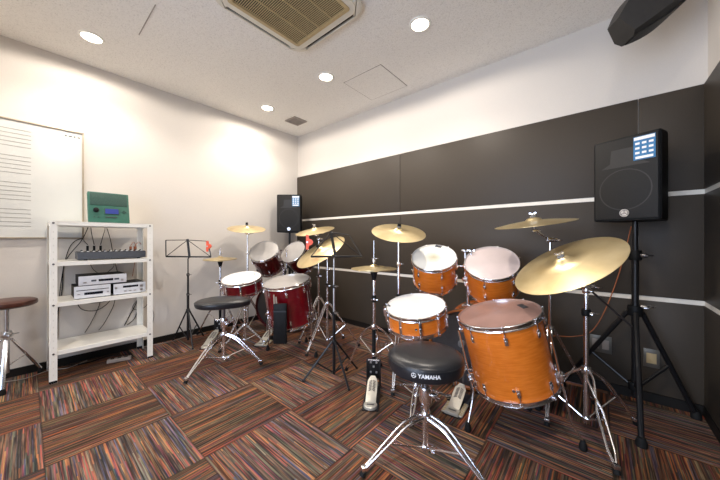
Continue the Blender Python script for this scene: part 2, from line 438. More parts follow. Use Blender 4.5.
# ------------------------------------------------------------------ whiteboard
yb0, yb1, zb0, zb1 = -.86, .318, 1.066, 1.973
t = thing('whiteboard', (XL, (yb0+yb1)/2, zb0), 'wall-hung whiteboard printed with four music staves', 'whiteboard')
M().box((XL+.008, (yb0+yb1)/2, (zb0+zb1)/2), (.012, yb1-yb0-.01, zb1-zb0-.01)).build('board', BOARDW, t)
m = M()
for z in (zb0, zb1): m.box((XL+.011, (yb0+yb1)/2, z), (.022, yb1-yb0+.012, .012), bev=.002)
for y in (yb0, yb1): m.box((XL+.011, y, (zb0+zb1)/2), (.022, .012, zb1-zb0+.012), bev=.002)
m.build('frame', FRAMEA, t)
m = M()
for g in range(4):
    for k in range(5): m.box((XL+.0145, (yb0+.02+.024)/2, 1.902-g*.205-k*.0325), (.0012, .024-yb0-.02, .0035))
m.build('stave_lines', LINEG, t)
m = M()
for k, w in enumerate((.010, .018, .008, .014)): m.box((XL+.0145, .215+k*.026, 1.930), (.0012, w, .010-.002*(k % 2)))
m.build('printed_mark', MARKD, t)

# ------------------------------------------------------------------ slotted steel rack
rx0, rx1, ry0, ry1 = -3.405, -3.045, .108, .730
t = thing('shelf_rack', ((rx0+rx1)/2, (ry0+ry1)/2, 0), 'ivory slotted steel shelf rack against the left wall', 'shelf')
for (x, y) in ((rx1, ry0), (rx1, ry1), (rx0, ry0), (rx0, ry1)):
    sx = -1 if x == rx1 else 1; sy = 1 if y == ry0 else -1
    m = M().box((x, y+sy*.020, .595), (.003, .040, 1.19)).box((x+sx*.020, y, .595), (.040, .003, 1.19))
    o = m.build('post', BRACKW, t)
    m = M().box((x+sx*.006, y+sy*.019, .009), (.018, .042, .018), bev=.003); m.build('foot_cap', RUBBER, o)
    m = M()
    for k in range(22): m.box((x-sx*.0016, y+sy*.020, .06+k*.05), (.0012, .006, .012))
    for k in range(22): m.box((x+sx*.020, y-sy*.0016, .06+k*.05), (.006, .0012, .012))
    m.build('slots', SLOTG, o)
SH = [.213, .570, .872, 1.175]
for z in SH:
    m = M().box(((rx0+rx1)/2, (ry0+ry1)/2, z+.014), (rx1-rx0-.008, ry1-ry0-.008, .003))
    for x in (rx0+.006, rx1-.006): m.box((x, (ry0+ry1)/2, z), (.003, ry1-ry0-.008, .030))
    for y in (ry0+.006, ry1-.006): m.box(((rx0+rx1)/2, y, z), (rx1-rx0-.014, .003, .030))
    o = m.build('shelf_board', BRACKW, t)
    for x, sx in ((rx1, 1), (rx0, -1)):
        for y in (ry0+.02, ry1-.02):
            M(TR((x+sx*.0015, y, z), (sx, 0, 0))).lathe([(0, .005), (.006, .004), (.007, 0), (0, 0)], 10).build('bolt', DSTEEL, o)
S3 = .570+.0158; S2 = .872+.0158; S4 = 1.175+.0158

def bx(name, c, d, mt, p, bev=0, L=None): return M().box(c, d, L, bev).build(name, mt, p)
def knob(p, ax, r, h, mt, par, name='knob'):
    return M(TR(p, ax)).lathe([(r*1.0, 0), (r*.95, h*.8), (r*.75, h), (0, h)], 14).build(name, mt, par)
# green rhythm machine leaning on the wall
tl = math.radians(14)
Lg = Matrix.Translation((-3.10, .45, S4)) @ Matrix.Rotation(-tl, 4, 'Y') @ Matrix.Diagonal((1, 1.0, 1.10, 1))
t = thing('rhythm_machine', (-3.10, .45, S4), 'green electronic practice box with blue screen on the rack top', 'electronic device')
Q = lambda: M(Lg)
Q().box((-.022, 0, .124), (.040, .262, .236), bev=.006).build('housing', GREEN, t)
Q().box((-.001, 0, .186), (.004, .235, .095), bev=.001).build('speaker_grille', DGREEN, t)
Q().box((0, .015, .092), (.005, .095, .048), bev=.001).build('screen_bezel', DGREEN, t)
Q().box((.0032, .015, .092), (.002, .084, .038)).build('screen', LCD, t)
Q().lathe([(.018, 0), (.017, .012), (.012, .015), (0, .015)], 18, Matrix.Translation((-.002, -.083, .098)) @ frame((1, 0, 0))).build('dial', BLACK, t)
for (dy, dz) in ((.085, .092), (.105, .092), (.095, .102), (.095, .082), (-.095, .045), (-.070, .045)):
    Q().box((0, dy, dz), (.006, .011, .007), bev=.001).build('button', DGREEN, t)
Q().box((.0, .01, .046), (.004, .075, .006)).build('printed_strip', MARKD, t)
# mixer
t = thing('audio_mixer', (-3.19, .475, S2), 'slate grey audio mixing console on the second shelf', 'mixer')
Lm = Matrix.Translation((-3.19, .475, S2))
M(Lm).box((0, 0, .036), (.18, .435, .058), bev=.006).build('housing', MIXG, t)
for y in (-.17, .17):
    for x in (-.06, .06): M(Lm).lathe([(.012, 0), (.012, .008), (0, .008)], 10, Matrix.Translation((x, y, 0))).build('rubber_foot', RUBBER, t)
M(Lm).box((0, 0, .066), (.165, .425, .003)).build('control_panel', BLACK, t)
for k in range(12):
    knob(Lm @ V(.07, -.19+k*.0345, .067), (0, 0, 1), .0085, .007, PRINTW, t)
    knob(Lm @ V(.03, -.19+k*.0345, .067), (0, 0, 1), .0065, .014, BLACK, t)
for k in (0, 1, 2): M(Lm).tube([(-.02, -.15+.04*k, .062), (-.02, -.15+.04*k, .115)], .008, 10).build('plug', BLACK, t)
for k in (0, 1): M(Lm).tube([(-.02, .13+.03*k, .062), (-.02, .13+.03*k, .105)], .009, 10).build('plug', ORNG, t)

# silver hi-fi units
def deck(name, y0, y1, z0, h, label, cat, parts, grp=None):
    x1 = -3.095; dep = .245; c = ((x1-dep/2), (y0+y1)/2, z0)
    t = thing(name, c, label, cat, grp)
    M().box((x1-dep/2-.004, (y0+y1)/2, z0+.006+(h-.006)/2), (dep, y1-y0-.006, h-.006), bev=.002).build('case', BLACK, t)
    M().box((x1, (y0+y1)/2, z0+.006+(h-.006)/2), (.010, y1-y0, h-.006), bev=.002).build('front_plate', SILV, t)
    for y in (y0+.03, y1-.03):
        for x in (x1-.03, x1-dep+.03): M().lathe([(.010, 0), (.010, .008), (0, .008)], 10, Matrix.Translation((x, y, z0))).build('foot', RUBBER, t)
    for (nm, fy, fz, w, hh, mt) in parts:
        M().box((x1+.005, y0+fy*(y1-y0), z0+.006+fz*(h-.006)), (.004, w, hh), bev=.001).build(nm, mt, t)
    return t
deck('disc_player', .238, .452, S3, .100, 'silver disc player with dark slot, left one on the third shelf', 'hi-fi unit',
     [('tray_slot', .5, .66, .19, .005, BLACK), ('display', .52, .36, .110, .020, DARKGL), ('button', .12, .36, .016, .008, STEEL), ('button', .92, .36, .012, .01, STEEL)])
deck('stereo_amplifier', .470, .688, S3, .094, 'silver stereo unit with dark display, right one on the third shelf', 'hi-fi unit',
     [('display', .52, .68, .105, .017, DARKGL), ('knob', .86, .64, .022, .022, STEEL), ('knob', .07, .62, .016, .016, STEEL), ('button', .35, .25, .018, .010, STEEL),
      ('button', .5, .25, .018, .010, STEEL), ('button', .65, .25, .018, .010, STEEL), ('knob', .86, .25, .018, .018, STEEL)])
deck('tape_deck', .262, .555, S3+.1003, .078, 'slim grey-silver deck lying on top of the other units', 'hi-fi unit',
     [('display', .55, .45, .09, .018, DARKGL), ('button', .3, .45, .03, .014, MIXG), ('button', .78, .45, .03, .014, MIXG), ('button', .12, .3, .02, .012, STEEL), ('button', .9, .3, .016, .016, STEEL)])

# cables behind the rack
def cable(pts, r, mt, label, grp=None, name='cable', sm=8):
    base = Vector(pts[0]); base.z = min(p[2] for p in pts)
    return tag(M().tube(pts, r*.72, 6, smooth=sm).build(name, mt, None, origin=base), label, 'cable', grp)
X = -3.428
cg = 'black cables hanging behind the rack'
cl = 'thin black cable hanging behind the ivory rack shelves'
cable([(-3.21, .325, 1.012), (X+.02, .30, 1.06), (X, .235, .98), (X, .19, .72), (X, .17, .40), (X, .16, .10)], .004, BLACK, 'black cable running down beside the left rack post', cg)
cable([(-3.21, .365, 1.012), (X+.04, .37, 1.10), (X, .36, 1.18), (X+.02, .31, 1.05), (X, .21, .86), (X, .19, .6), (X, .13, .22)], .004, BLACK, 'black cable looping over the mixer, down the left side', cg)
cable([(-3.21, .405, 1.012), (X+.05, .45, 1.12), (X, .47, 1.17), (X, .50, 1.05), (X, .52, .9), (X, .56, .7)], .0035, BLACK, 'black cable rising from the mixer below the rack top', cg)
cable([(X, .36, .85), (X, .39, .78), (X, .45, .74), (X, .52, .80), (X, .52, .86)], .003, BLACK, 'short cable looped below the mixer shelf', cg)
cable([(X, .27, .55), (X, .31, .45), (X, .40, .42), (X, .48, .47), (X, .52, .55)], .0035, BLACK, 'slack black loop just below the hi-fi shelf', cg)
cable([(X, .25, .55), (X, .34, .50), (X, .44, .49), (X, .50, .50), (X, .56, .52)], .004, BLACK, 'flat black loop below the hi-fi shelf', cg)
cable([(X, .44, .56), (X, .42, .45), (X, .37, .32), (X, .33, .24)], .0035, BLACK, 'straight cable slanting down left under the disc player', cg)
cable([(X, .54, .56), (X, .52, .44), (X, .46, .30), (X, .42, .24)], .0035, BLACK, 'straight cable slanting down under the middle of the hi-fi shelf', cg)
cable([(X, .72, .56), (X, .69, .44), (X, .64, .33), (X, .60, .24)], .006, BLACK, 'thick cable bundle under the right hi-fi unit', cg)
cable([(X, .75, .56), (X, .72, .45), (X, .68, .30), (X, .62, .24)], .005, BLACK, 'second cable beside the bundle under the right unit', cg)
cable([(X, .77, .56), (X, .78, .42), (X, .72, .37), (X, .66, .40), (X, .72, .50)], .003, BLACK, 'thin loop of cable near the right rack post', cg)
cable([(X, .76, .56), (X, .80, .42), (X, .83, .30), (X, .82, .2)], .003, BLACK, 'thin cable falling at the right end of the rack', cg)
cable([(-3.21, .605, 1.00), (X+.05, .66, 1.03), (X, .69, .97), (X, .68, .85), (X, .66, .70)], .0035, ORNG, 'orange-brown cable curving behind the mixer, left strand', 'orange cables at the mixer')
cable([(-3.21, .635, 1.00), (X+.06, .70, 1.03), (X+.01, .73, .97), (X+.01, .71, .85), (X+.01, .70, .70)], .0035, ORNG, 'orange-brown cable curving behind the mixer, right strand', 'orange cables at the mixer')
cable([(-3.40, .20, .006), (-3.32, .32, .006), (-3.36, .48, .006), (-3.25, .60, .006), (-3.20, .545, .012)], .005, BLACK, 'black power lead lying on the carpet under the rack')
cable([(-3.40, -.20, .006), (-3.30, -.02, .006), (-3.36, .12, .006), (-3.31, .22, .006), (-3.38, .34, .006)], .004, VENTG, 'grey cable lying on the carpet between stool and rack')
cable([(-3.40, .74, .006), (-3.36, .95, .006), (-3.40, 1.12, .006), (-3.36, 1.30, .006)], .004, VENTG, 'pale cable along the left wall right of the rack')
t = thing('power_strip', (-3.17, .52, 0), 'small pale grey power strip on the carpet under the rack', 'power strip')
Lp = RZ((-3.17, .52, 0), 1.3)
M(Lp).box((0, 0, .0165), (.16, .045, .028), bev=.005).build('body', VENTG, t)
for k in (-1, 0, 1): M(Lp).box((k*.045, 0, .0308), (.024, .024, .002)).build('socket', BLACK, t)

# ------------------------------------------------------------------ generic hardware
def rubber_cap(p, d, par, r=.014, h=.05):
    """rubber foot at floor end p of a leg coming from direction d"""
    d = Vector(d).normalized()
    return M(TR(p, d)).lathe([(0, 0), (r*1.15, 0), (r*1.1, h*.3), (r*.75, h), (0, h)], 12).build('rubber_foot', RUBBER, par)
def wing(p, ax, par, mt=None, s=1, name='wing_nut'):
    m = M(TR(p, ax)); m.lathe([(.006*s, -.004*s), (.0075*s, 0), (.007*s, .014*s), (0, .016*s)], 10)
    m.box((.014*s, 0, .014*s), (.020*s, .005*s, .013*s), Matrix.Rotation(-.4, 4, 'Y'), .002*s)
    m.box((-.014*s, 0, .014*s), (.020*s, .005*s, .013*s), Matrix.Rotation(.4, 4, 'Y'), .002*s)
    return m.build(name, mt or CHROME, par)
def ring_clamp(c, par, r, h=.03, mt=None, name='collar', ax=(0, 0, 1)):
    return M(TR(c, ax)).lathe([(r*.6, -h/2), (r, -h/2), (r*1.08, -h*.4), (r*1.08, h*.4), (r, h/2), (r*.6, h/2)], 16, close=True).build(name, mt or CHROME, par)
def tripod(t, C, hc, feet, hl=.06, rr=.0055, gap=.011, mt=None, bow=0.0, hour=None):
    """double-braced legs: two parallel rods each, a strut from the low collar, rubber feet"""
    mt = mt or CHROME
    C = Vector(C)
    for (fx, fy) in feet:
        F = V(fx, fy, .0); d = V(fx-C.x, fy-C.y, 0); L = d.length; d.normalize(); n = V(-d.y, d.x, 0)
        top = C + V(0, 0, hc) + d*.022
        end = F - d*.012 + V(0, 0, .040)
        m = M()
        for sg in (-1, 1):
            if hour == (fx, fy):
                m.tube([top.lerp(end, q) + n*gap*sg*k + V(0, 0, z) for q, k, z in ((0, .5, .01), (.10, 1.3, .0), (.34, -.15, .0), (.46, -1.3, 0), (.86, -1.3, 0), (1, -.3, 0))], rr, 8)
                continue
            a = top + n*gap*sg; q = top.lerp(end, .30) + n*gap*sg + V(0, 0, bow); b = end + n*gap*sg*.35
            m.tube([a, q, top.lerp(end, .62) + n*gap*sg*.9 + V(0, 0, bow*.6), b], rr, 8, smooth=4)
        leg = m.build('leg', mt, t)
        mid = top.lerp(end, .55)
        M().tube([C + V(0, 0, hl) + d*.014, mid], rr*.9, 8).build('strut', mt, leg)
        ring = M(); ring.box(tuple(end), (.03, .026, .018), Matrix.Rotation(math.atan2(d.y, d.x), 4, 'Z'), .004); ring.build('end_bracket', mt, leg)
        dd = (top-end).normalized()
        pf = F + dd*.003; pf.z = max(.012, pf.z)
        M().tube([pf + V(0, 0, -.006) if False else F + V(0, 0, .010), end + dd*.012], [.015, .010], 10).build('rubber_foot', RUBBER, leg)
    ring_clamp(C + V(0, 0, hc), t, .022, .035, mt); ring_clamp(C + V(0, 0, hl), t, .018, .022, mt)

def cymbal(C, n, R, label, grp, cat='cymbal', flip=False, bell=.30, name='cymbal'):
    n = Vector(n).normalized(); T = TR(C, n)
    sgn = -1 if flip else 1
    b = R*bell*.62; H = R*.10
    prof = []
    top = [(.006, H+R*.085), (b*.45, H+R*.078), (b*.8, H+R*.045), (b, H), (R*.45, H*.80), (R*.7, H*.48), (R*.88, H*.2), (R, 0)]
    th = .0018
    m = M(T)
    pr = [(r, sgn*z) for r, z in top] + [(R, -sgn*th)] + [(r, sgn*(z)-sgn*th) for r, z in top[::-1]]
    m.lathe(pr, 72, close=True)
    m.rot = T
    o = m.build(name, BRASS, None, origin=C, sharp=60)
    return tag(o, label, cat, grp), H*sgn

def tilter(t, C, n, top_cap=True, cap='black', H=.02):
    """rod through the cymbal with felts and nut; C rim-plane centre"""
    n = Vector(n).normalized(); C = Vector(C)
    M().tube([C - n*.045, C + n*(H+.052)], .004, 8).build('tilter_rod', CHROME, t)
    b = C + n*H
    M(TR(C, n)).lathe([(.0045, H*.2-.012), (.017, H*.2-.012), (.017, H*.2), (.0045, H*.2)], 16, close=True).build('cup_washer', BLACK, t)
    M(TR(b + n*.023, n)).lathe([(.0045, 0), (.016, 0), (.016, .009), (.0045, .009)], 16, close=True).build('felt_washer', FELT, t)
    if cap == 'black': M(TR(b + n*.033, n)).lathe([(.0045, 0), (.014, 0), (.013, .02), (.0045, .02)], 14, close=True).build('top_nut', BLACK, t)
    else: wing(b + n*.034, n, t, s=.9)
def rods(t, pts, r, name, mt=None): return M().tube(pts, r, 12).build(name, mt or CHROME, t)

def cymbal_stand(C, hc, feet, Cy, n, label, cap='black', split=(.55,), boom=None, mt=None, grp='chrome cymbal stands', H=.02, hl=.06, poletop=None, pr=.0115, hour=None, bow=0):
    """C base centre, feet list of floor points, Cy cymbal centre"""
    t = thing('cymbal_stand', C, label, 'cymbal stand', grp)
    mt = mt or CHROME
    Cy = Vector(Cy); n = Vector(n).normalized(); C = Vector(C)
    tripod(t, C, hc, feet, hl=hl, mt=mt, hour=hour, bow=bow)
    top = poletop or V(Cy.x, Cy.y, Cy.z - .05)
    top = V(C.x, C.y, top[2])
    h1 = split[0]
    rods(t, [C + V(0, 0, hl-.02), C + V(0, 0, h1)], pr, 'lower_pole', mt)
    ring_clamp(C + V(0, 0, h1), t, pr*1.5, .035, BLACK, 'pole_sleeve'); wing(C + V(.018, -.010, h1), (.85, -.5, 0), t, s=1.2)
    if len(split) > 1:
        rods(t, [C + V(0, 0, h1), C + V(0, 0, split[1])], pr*.8, 'middle_pole', mt)
        ring_clamp(C + V(0, 0, split[1]), t, pr*1.25, .03, CHROME, 'pole_sleeve'); wing(C + V(.016, -.008, split[1]), (.85, -.5, 0), t)
        h1 = split[1]
    rods(t, [C + V(0, 0, h1), top], pr*.6, 'upper_pole', mt)
    base = Cy - n*.045
    if boom:
        rods(t, [base, top, boom] if boom is not True else [base, top], .0055, 'boom_arm', DSTEEL if boom is not True else mt)
    elif (base-top).length > .004:
        rods(t, [top, base], .006, 'tilt_arm', mt)
    ring_clamp(top, t, .016, .036, mt, 'tilter_joint', ax=(.8, .5, 0)); wing(top + V(.018, .012, 0), (.8, .5, 0), t, s=1.5)
    ring_clamp(base, t, .010, .022, mt, 'tilter_joint', ax=(.8, .5, 0)); wing(base + V(.012, .008, 0), (.8, .5, 0), t, s=.8)
    tilter(t, Cy, n, cap=cap, H=H)
    return t

def add_lug(T, a, R, z, L, par, name='lug', mt=None, w=.018):
    """lug casing on shell, local drum frame T, angle a"""
    Lm = T @ Matrix.Rotation(a, 4, 'Z') @ Matrix.Translation((R, 0, z))
    m = M(Lm); m.box((.006, 0, 0), (.014, w, L), bev=.004); m.lathe([(0, .018), (w*.45, .016), (w*.5, .004), (w*.5, 0)], 10, frame((1, 0, 0)))
    return m.build(name, mt or CHROME, par)
def drum(name, C, n, R, L, label, cat, nl, shell_m, head_m, hoop_m=None, grp=None, a0=0, through=False, long_rod=False, bottom=True, low_head=None, hint=None):
    """C: centre of the batter rim plane, n: unit axis pointing out of the batter head"""
    n = Vector(n).normalized(); C = Vector(C); T = TR(C, n, hint)
    hoop_m = hoop_m or CHROME
    base = C - n*L
    t = thing(name, (base.x, base.y, base.z), label, cat, grp)
    hr = R*.955
    m = M(T); m.rot = T
    m.lathe([(hr-.007, -.012), (hr, -.012), (hr, -L+.012), (hr-.007, -L+.012)], 64, close=True); m.build('shell', shell_m, t, origin=C)
    m = M(T); m.rot = T
    m.lathe([(0, -.007), (hr-.01, -.007), (hr+.002, -.009), (hr+.002, -.014), (hr-.01, -.012), (0, -.010)], 64)
    m.build('batter_head', head_m, t, origin=C - n*.008)
    def hoop(zc, sg, nm):
        m = M(T)
        m.lathe([(hr+.003, zc), (R*1.0-.002, zc+.0*sg), (R, zc-sg*.002), (R*.992, zc-sg*.006), (R*.985, zc-sg*.020), (R, zc-sg*.024), (R*1.002, zc-sg*.027), (hr+.003, zc-sg*.026)], 64, close=True)
        return m.build(nm, hoop_m, t)
    hoop(0, 1, 'hoop')
    if bottom:
        hoop(-L, -1, 'hoop')
        m = M(T); m.lathe([(0, -L+.008), (hr+.001, -L+.008), (hr+.001, -L+.0125), (0, -L+.0125)], 48); m.build('resonant_head', low_head or GREYH, t)
    for k in range(nl):
        a = a0 + 2*PI*k/nl
        zt, zb = (-.062, -L+.062) if not through else (-L/2, -L/2)
        if L < .17: zt = zb = -L/2
        if zt == zb: lg = [add_lug(T, a, hr, zt, L*.60, t)]
        else: lg = [add_lug(T, a, hr, zt-.012, .040, t), add_lug(T, a, hr, zb+.012, .040, t)]
        for i, g in enumerate(lg):
            m = M(T @ Matrix.Rotation(a, 4, 'Z'))
            if i == 0: m.tube([(R+.003, 0, .002), (R+.001, 0, zt)], .0032, 8); m.box((R, 0, -.006), (.012, .014, .014), bev=.002)
            if i == 1 or len(lg) == 1: m.tube([(R+.003, 0, -L-.002), (R+.001, 0, zb)], .0032, 8); m.box((R, 0, -L+.006), (.012, .014, .014), bev=.002)
            m.build('tension_rod', CHROME, g)
    return t, T
def pole_at(x, y): return V(x, y, 0)

# ================================================================== RIGHT KIT (amber)
G1 = 'drums of the amber kit'
t, T = drum('tom_drum', (-.952, 1.990, .924), (.21, -.50, .84), .168, .245, 'amber lacquered tom with white head worn at its centre, left of the two amber toms', 'drum', 6, ORANGE, WORNH, grp=G1, a0=.2)
M(T).box((-.02, .148, -.0055), (.05, .022, .002), bev=.0005).build('head_label', MARKD, t)
tomL_T = T; tomL = t
t, T = drum('tom_drum', (-.570, 2.094, .897), (.135, -.578, .805), .180, .25, 'amber lacquered tom with a clear pinkish-grey head, above the floor tom', 'drum', 6, ORANGE, HAZY, grp=G1, a0=.5)
tomR = t; tomR_T = T
t, T = drum('snare_drum', (-.878, 1.577, .643), (.027, -.225, .974), .187, .135, 'amber snare drum with white head behind the round throne', 'drum', 10, ORANGE, WHITEP, grp=G1, a0=.31)
snT = T
M(T).box((-.155, -.065, -.0055), (.030, .010, .002), Matrix.Rotation(-.6, 4, 'Z')).build('head_label', MARKD, t)
fwd = V(-.645, .764, 0)
# strainer on the left side
st = M(T @ Matrix.Rotation(math.radians(205), 4, 'Z'))
st.box((.188, 0, -.065), (.018, .034, .085), bev=.004).box((.200, 0, -.05), (.014, .014, .05), bev=.004)
st.lathe([(.009, 0), (.009, .02), (0, .02)], 10, Matrix.Translation((.195, 0, -.028)))
st.build('strainer', CHROME, t)
M(T @ Matrix.Rotation(math.radians(-62), 4, 'Z')).lathe([(0, .004), (.008, .003), (.008, 0)], 12, Matrix.Translation((.179, 0, -.07)) @ frame((1, 0, 0))).build('air_vent', CHROME, t)
# floor tom
n = V(-.169, -.183, .969); C = V(-.428, 1.695, .650)
ft, T = drum('floor_tom', C, n, .217, .415, 'large amber lacquered floor tom on three bent chrome legs', 'drum', 8, ORANGE, PINKH, grp=G1, a0=.35)
M(T).box((.105, .10, -.0055), (.07, .030, .002), Matrix.Rotation(-.9, 4, 'Z'), .0005).build('head_label', MARKD, ft)
for (fx, fy), ang in (((-.547, 1.567), None), ((-.058, 1.797), None), ((-.286, 2.045), None)):
    Fw = V(fx, fy, .0); nn = n.normalized()
    loc = T.inverted() @ Fw; a = math.atan2(loc.y, loc.x)
    if fx == -.547: a = math.atan2((T.inverted() @ V(-.60, 1.60, .3)).y, (T.inverted() @ V(-.60, 1.60, .3)).x)
    P = lambda r, z: T @ V(r*math.cos(a), r*math.sin(a), z)
    low = P(.232, -.43); fo = V(fx, fy, .045)
    mid = V(low.x, low.y, max(.12, low.z-.07)); kn = low.lerp(V(fx, fy, .12), .35); kn.z = .13
    leg = M().tube([P(.232, -.06), P(.232, -.42), kn, fo + V(0, 0, .05) if False else fo], .0052, 8).build('leg', CHROME, ft)
    M(TR((fx, fy, 0))).lathe([(0, 0), (.016, 0), (.019, .012), (.016, .028), (.009, .05), (0, .05)], 14).build('rubber_foot', RUBBER, leg)
    m = M(T @ Matrix.Rotation(a, 4, 'Z') @ Matrix.Translation((.21, 0, -.335)))
    m.box((.010, 0, 0), (.030, .034, .055), bev=.006).box((.028, 0, 0), (.016, .022, .034), bev=.004)
    m.lathe([(.012, 0), (.013, .018), (.008, .022), (0, .022)], 12, Matrix.Translation((.022, .016, 0)) @ frame((0, 1, 0)))
    m.build('leg_bracket', CHROME, ft)
M(T @ Matrix.Rotation(math.radians(-75), 4, 'Z')).lathe([(0, .004), (.008, .003), (.008, 0)], 12, Matrix.Translation((.207, 0, -.33)) @ frame((1, 0, 0))).build('air_vent', CHROME, ft)

# bass drum under the toms
bn = V(.06, -.998, 0).normalized()
def bass(name, Cc, bn, R, L, label, shell_m, hoop_m, head_m, grp, nl=8):
    bt, T = drum(name, Cc, bn, R*.975, L, label, 'drum', nl, shell_m, head_m, hoop_m=hoop_m, grp=grp, a0=PI/8+PI/2)
    for zc in (0, -L):          # broad wooden hoops
        m = M(T); s = 1 if zc == 0 else -1
        m.lathe([(R*.955, zc+s*.012), (R, zc+s*.012), (R, zc-s*.028), (R*.955, zc-s*.028)], 64, close=True); m.build('wood_hoop', hoop_m, bt)
    for sx in (-1, 1):
        side = bn.cross(V(0, 0, 1)).normalized()*sx
        a = Vector(Cc) - bn*(L-.07) + side*R*.85 - V(0, 0, R*.45)
        b = a + side*.10 - bn*.05; b.z = .022
        sp = M().tube([a + V(0, 0, .06), a, b], .007, 8).build('spur', CHROME, bt)
        M().ball((b.x, b.y, .0135), .0135).build('rubber_tip', RUBBER, sp)
    return bt
bC = V(-.700, 1.985, .288)
bt = bass('bass_drum', bC, bn, .275, .40, 'amber bass drum lying behind the pedal under the two toms', ORANGE, ORHOOP, mat('dark_smoky_head', (.05, .05, .055), .3, var=.1), G1)
# tom mount on the bass drum
mp = V(-.745, 2.135, .555)
rods(bt, [mp - V(0, 0, .03), mp + V(0, 0, .20)], .013, 'mount_post')
M().box(tuple(mp + V(0, 0, .005)), (.07, .07, .022), bev=.006).build('mount_base', CHROME, bt)
M().box(tuple(mp + V(0, 0, .20)), (.075, .045, .035), bev=.008).build('mount_block', CHROME, bt)
for sx, tgt in ((-1, tomL_T @ V(.0, .0, -.10)), (1, tomR_T @ V(0, 0, -.11))):
    s0 = mp + V(sx*.022, 0, .20); up = s0 + V(0, 0, .20)
    d = (Vector(tgt) - up); d.z = 0
    rods(bt, [s0 - V(0, 0, .05), up], .0058, 'mount_arm'); wing(up, (0, 0, 1), bt, s=1.1)
    j = s0 + V(0, 0, .10)
    hit = Vector(tgt) - (Vector(tgt) - j).normalized()*.168
    rods(bt, [j, hit], .0062, 'mount_arm'); ring_clamp(j, bt, .013, .028, ax=(0, 0, 1)); wing(j + V(0, -.014, 0), (0, -1, 0), bt)

# bass pedal
def pedal(name, heel, toe, label, grp=None, w=.085, beater=True, parent=None):
    heel = Vector(heel); toe = Vector(toe); d = (toe-heel); L = d.length; d.normalize(); a = math.atan2(d.y, d.x)
    t = parent or thing(name, tuple(heel), label, 'pedal', grp)
    B = RZ(tuple(heel), a)
    M(B).box((L*.5, 0, .005), (L, w*1.25, .008), bev=.002).build('base_plate', BLKMET, t)
    hh = .085
    tilt = math.atan2(hh, L*.78)
    F = B @ Matrix.Translation((.052, 0, .022)) @ Matrix.Rotation(-tilt, 4, 'Y')
    fl = (L*.80-.052)/math.cos(tilt)
    out = [(0, -w*.40), (fl*.5, -w*.42), (fl*.8, -w*.40), (fl, -w*.18), (fl, w*.18), (fl*.8, w*.40), (fl*.5, w*.42), (0, w*.40)]
    M(F).prism(out, 0, .008).build('footboard', BEIGEG, t)
    m = M(F)
    for k in range(7):
        for sy in (-1, 1): m.box((fl*(.42+.06*k), sy*w*.15, .0085), (.006, w*.26, .003), Matrix.Rotation(sy*.6, 4, 'Z'))
    m.build('grip_slots', DSTEEL, t)
    if beater: M(B).box((.028, 0, .018), (.058, w*.95, .018), bev=.004).build('heel_plate', BEIGEG, t)
    else: M(B).lathe([(0, .009), (w*.52, .009), (w*.52, .022), (w*.46, .027), (0, .027)], 28, Matrix.Translation((.036, 0, 0))).build('heel_plate', BEIGEG, t)
    M(B).box((.028, 0, .0276), (.012, w*.55, .001)).build('plate_mark', DSTEEL, t)
    X0 = L*.95
    if beater:
        for sy in (-1, 1):
            pl = M(B).box((.085, sy*w*.56, .012), (.15, w*.34, .008), bev=.002).build('side_plate', BEIGEG, t)
            m = M(B)
            for k in range(7): m.box((.022+k*.021, sy*w*.56, .0175), (.006, w*.30, .003), Matrix.Rotation(sy*.5, 4, 'Z'))
            m.build('tread_ridges', ACG, pl)
    else:
        M(B).box((X0+.004, 0, .125), (.006, w*1.05, .14), bev=.002).build('frame_plate', BLKMET, t)
        for k, zz in ((-1, .17), (1, .17), (0, .14), (-1, .10), (1, .10)): M(B).box((X0-.001, k*w*.25, zz), (.006, w*.16, .014), bev=.002).build('fitting', STEEL, t)
    for sy in (-1, 1): M(B).box((X0, sy*w*.56, .10), (.016, .012, .19), bev=.003).build('upright', CHROME if beater else BLKMET, t)
    M(B).tube([(X0, -w*.56, .185), (X0, w*.56, .185)], .007, 10).build('axle', CHROME, t)
    if beater:
        M(B).lathe([(.028, -.007), (.030, 0), (.028, .007)], 20, Matrix.Translation((X0, 0, .185)) @ frame((0, 1, 0))).build('cam', CHROME, t)
        M(B).box((X0-.022, 0, .14), (.008, .012, .10), bev=.002).build('chain', DSTEEL, t)
        bt_ = M(B).tube([(X0, 0, .185), (X0-.055, 0, .36)], .0035, 8).build('beater_rod', CHROME, t)
        M(B).lathe([(0, -.022), (.02, -.02), (.024, 0), (.02, .02), (0, .022)], 16, Matrix.Translation((X0-.055, 0, .365)) @ frame((1, 0, -.1))).build('beater', FELT, bt_)
        M(B).tube([(X0, w*.6, .185), (X0-.01, w*.6+.012, .185), (X0-.02, w*.6+.012, .06)], .005, 8).build('spring', STEEL, t)
    return t
pedal('bass_pedal', (-.668, 1.628, 0), (-.695, 1.925, 0), 'cream and chrome bass drum pedal beside the floor tom leg', 'bass drum pedals')

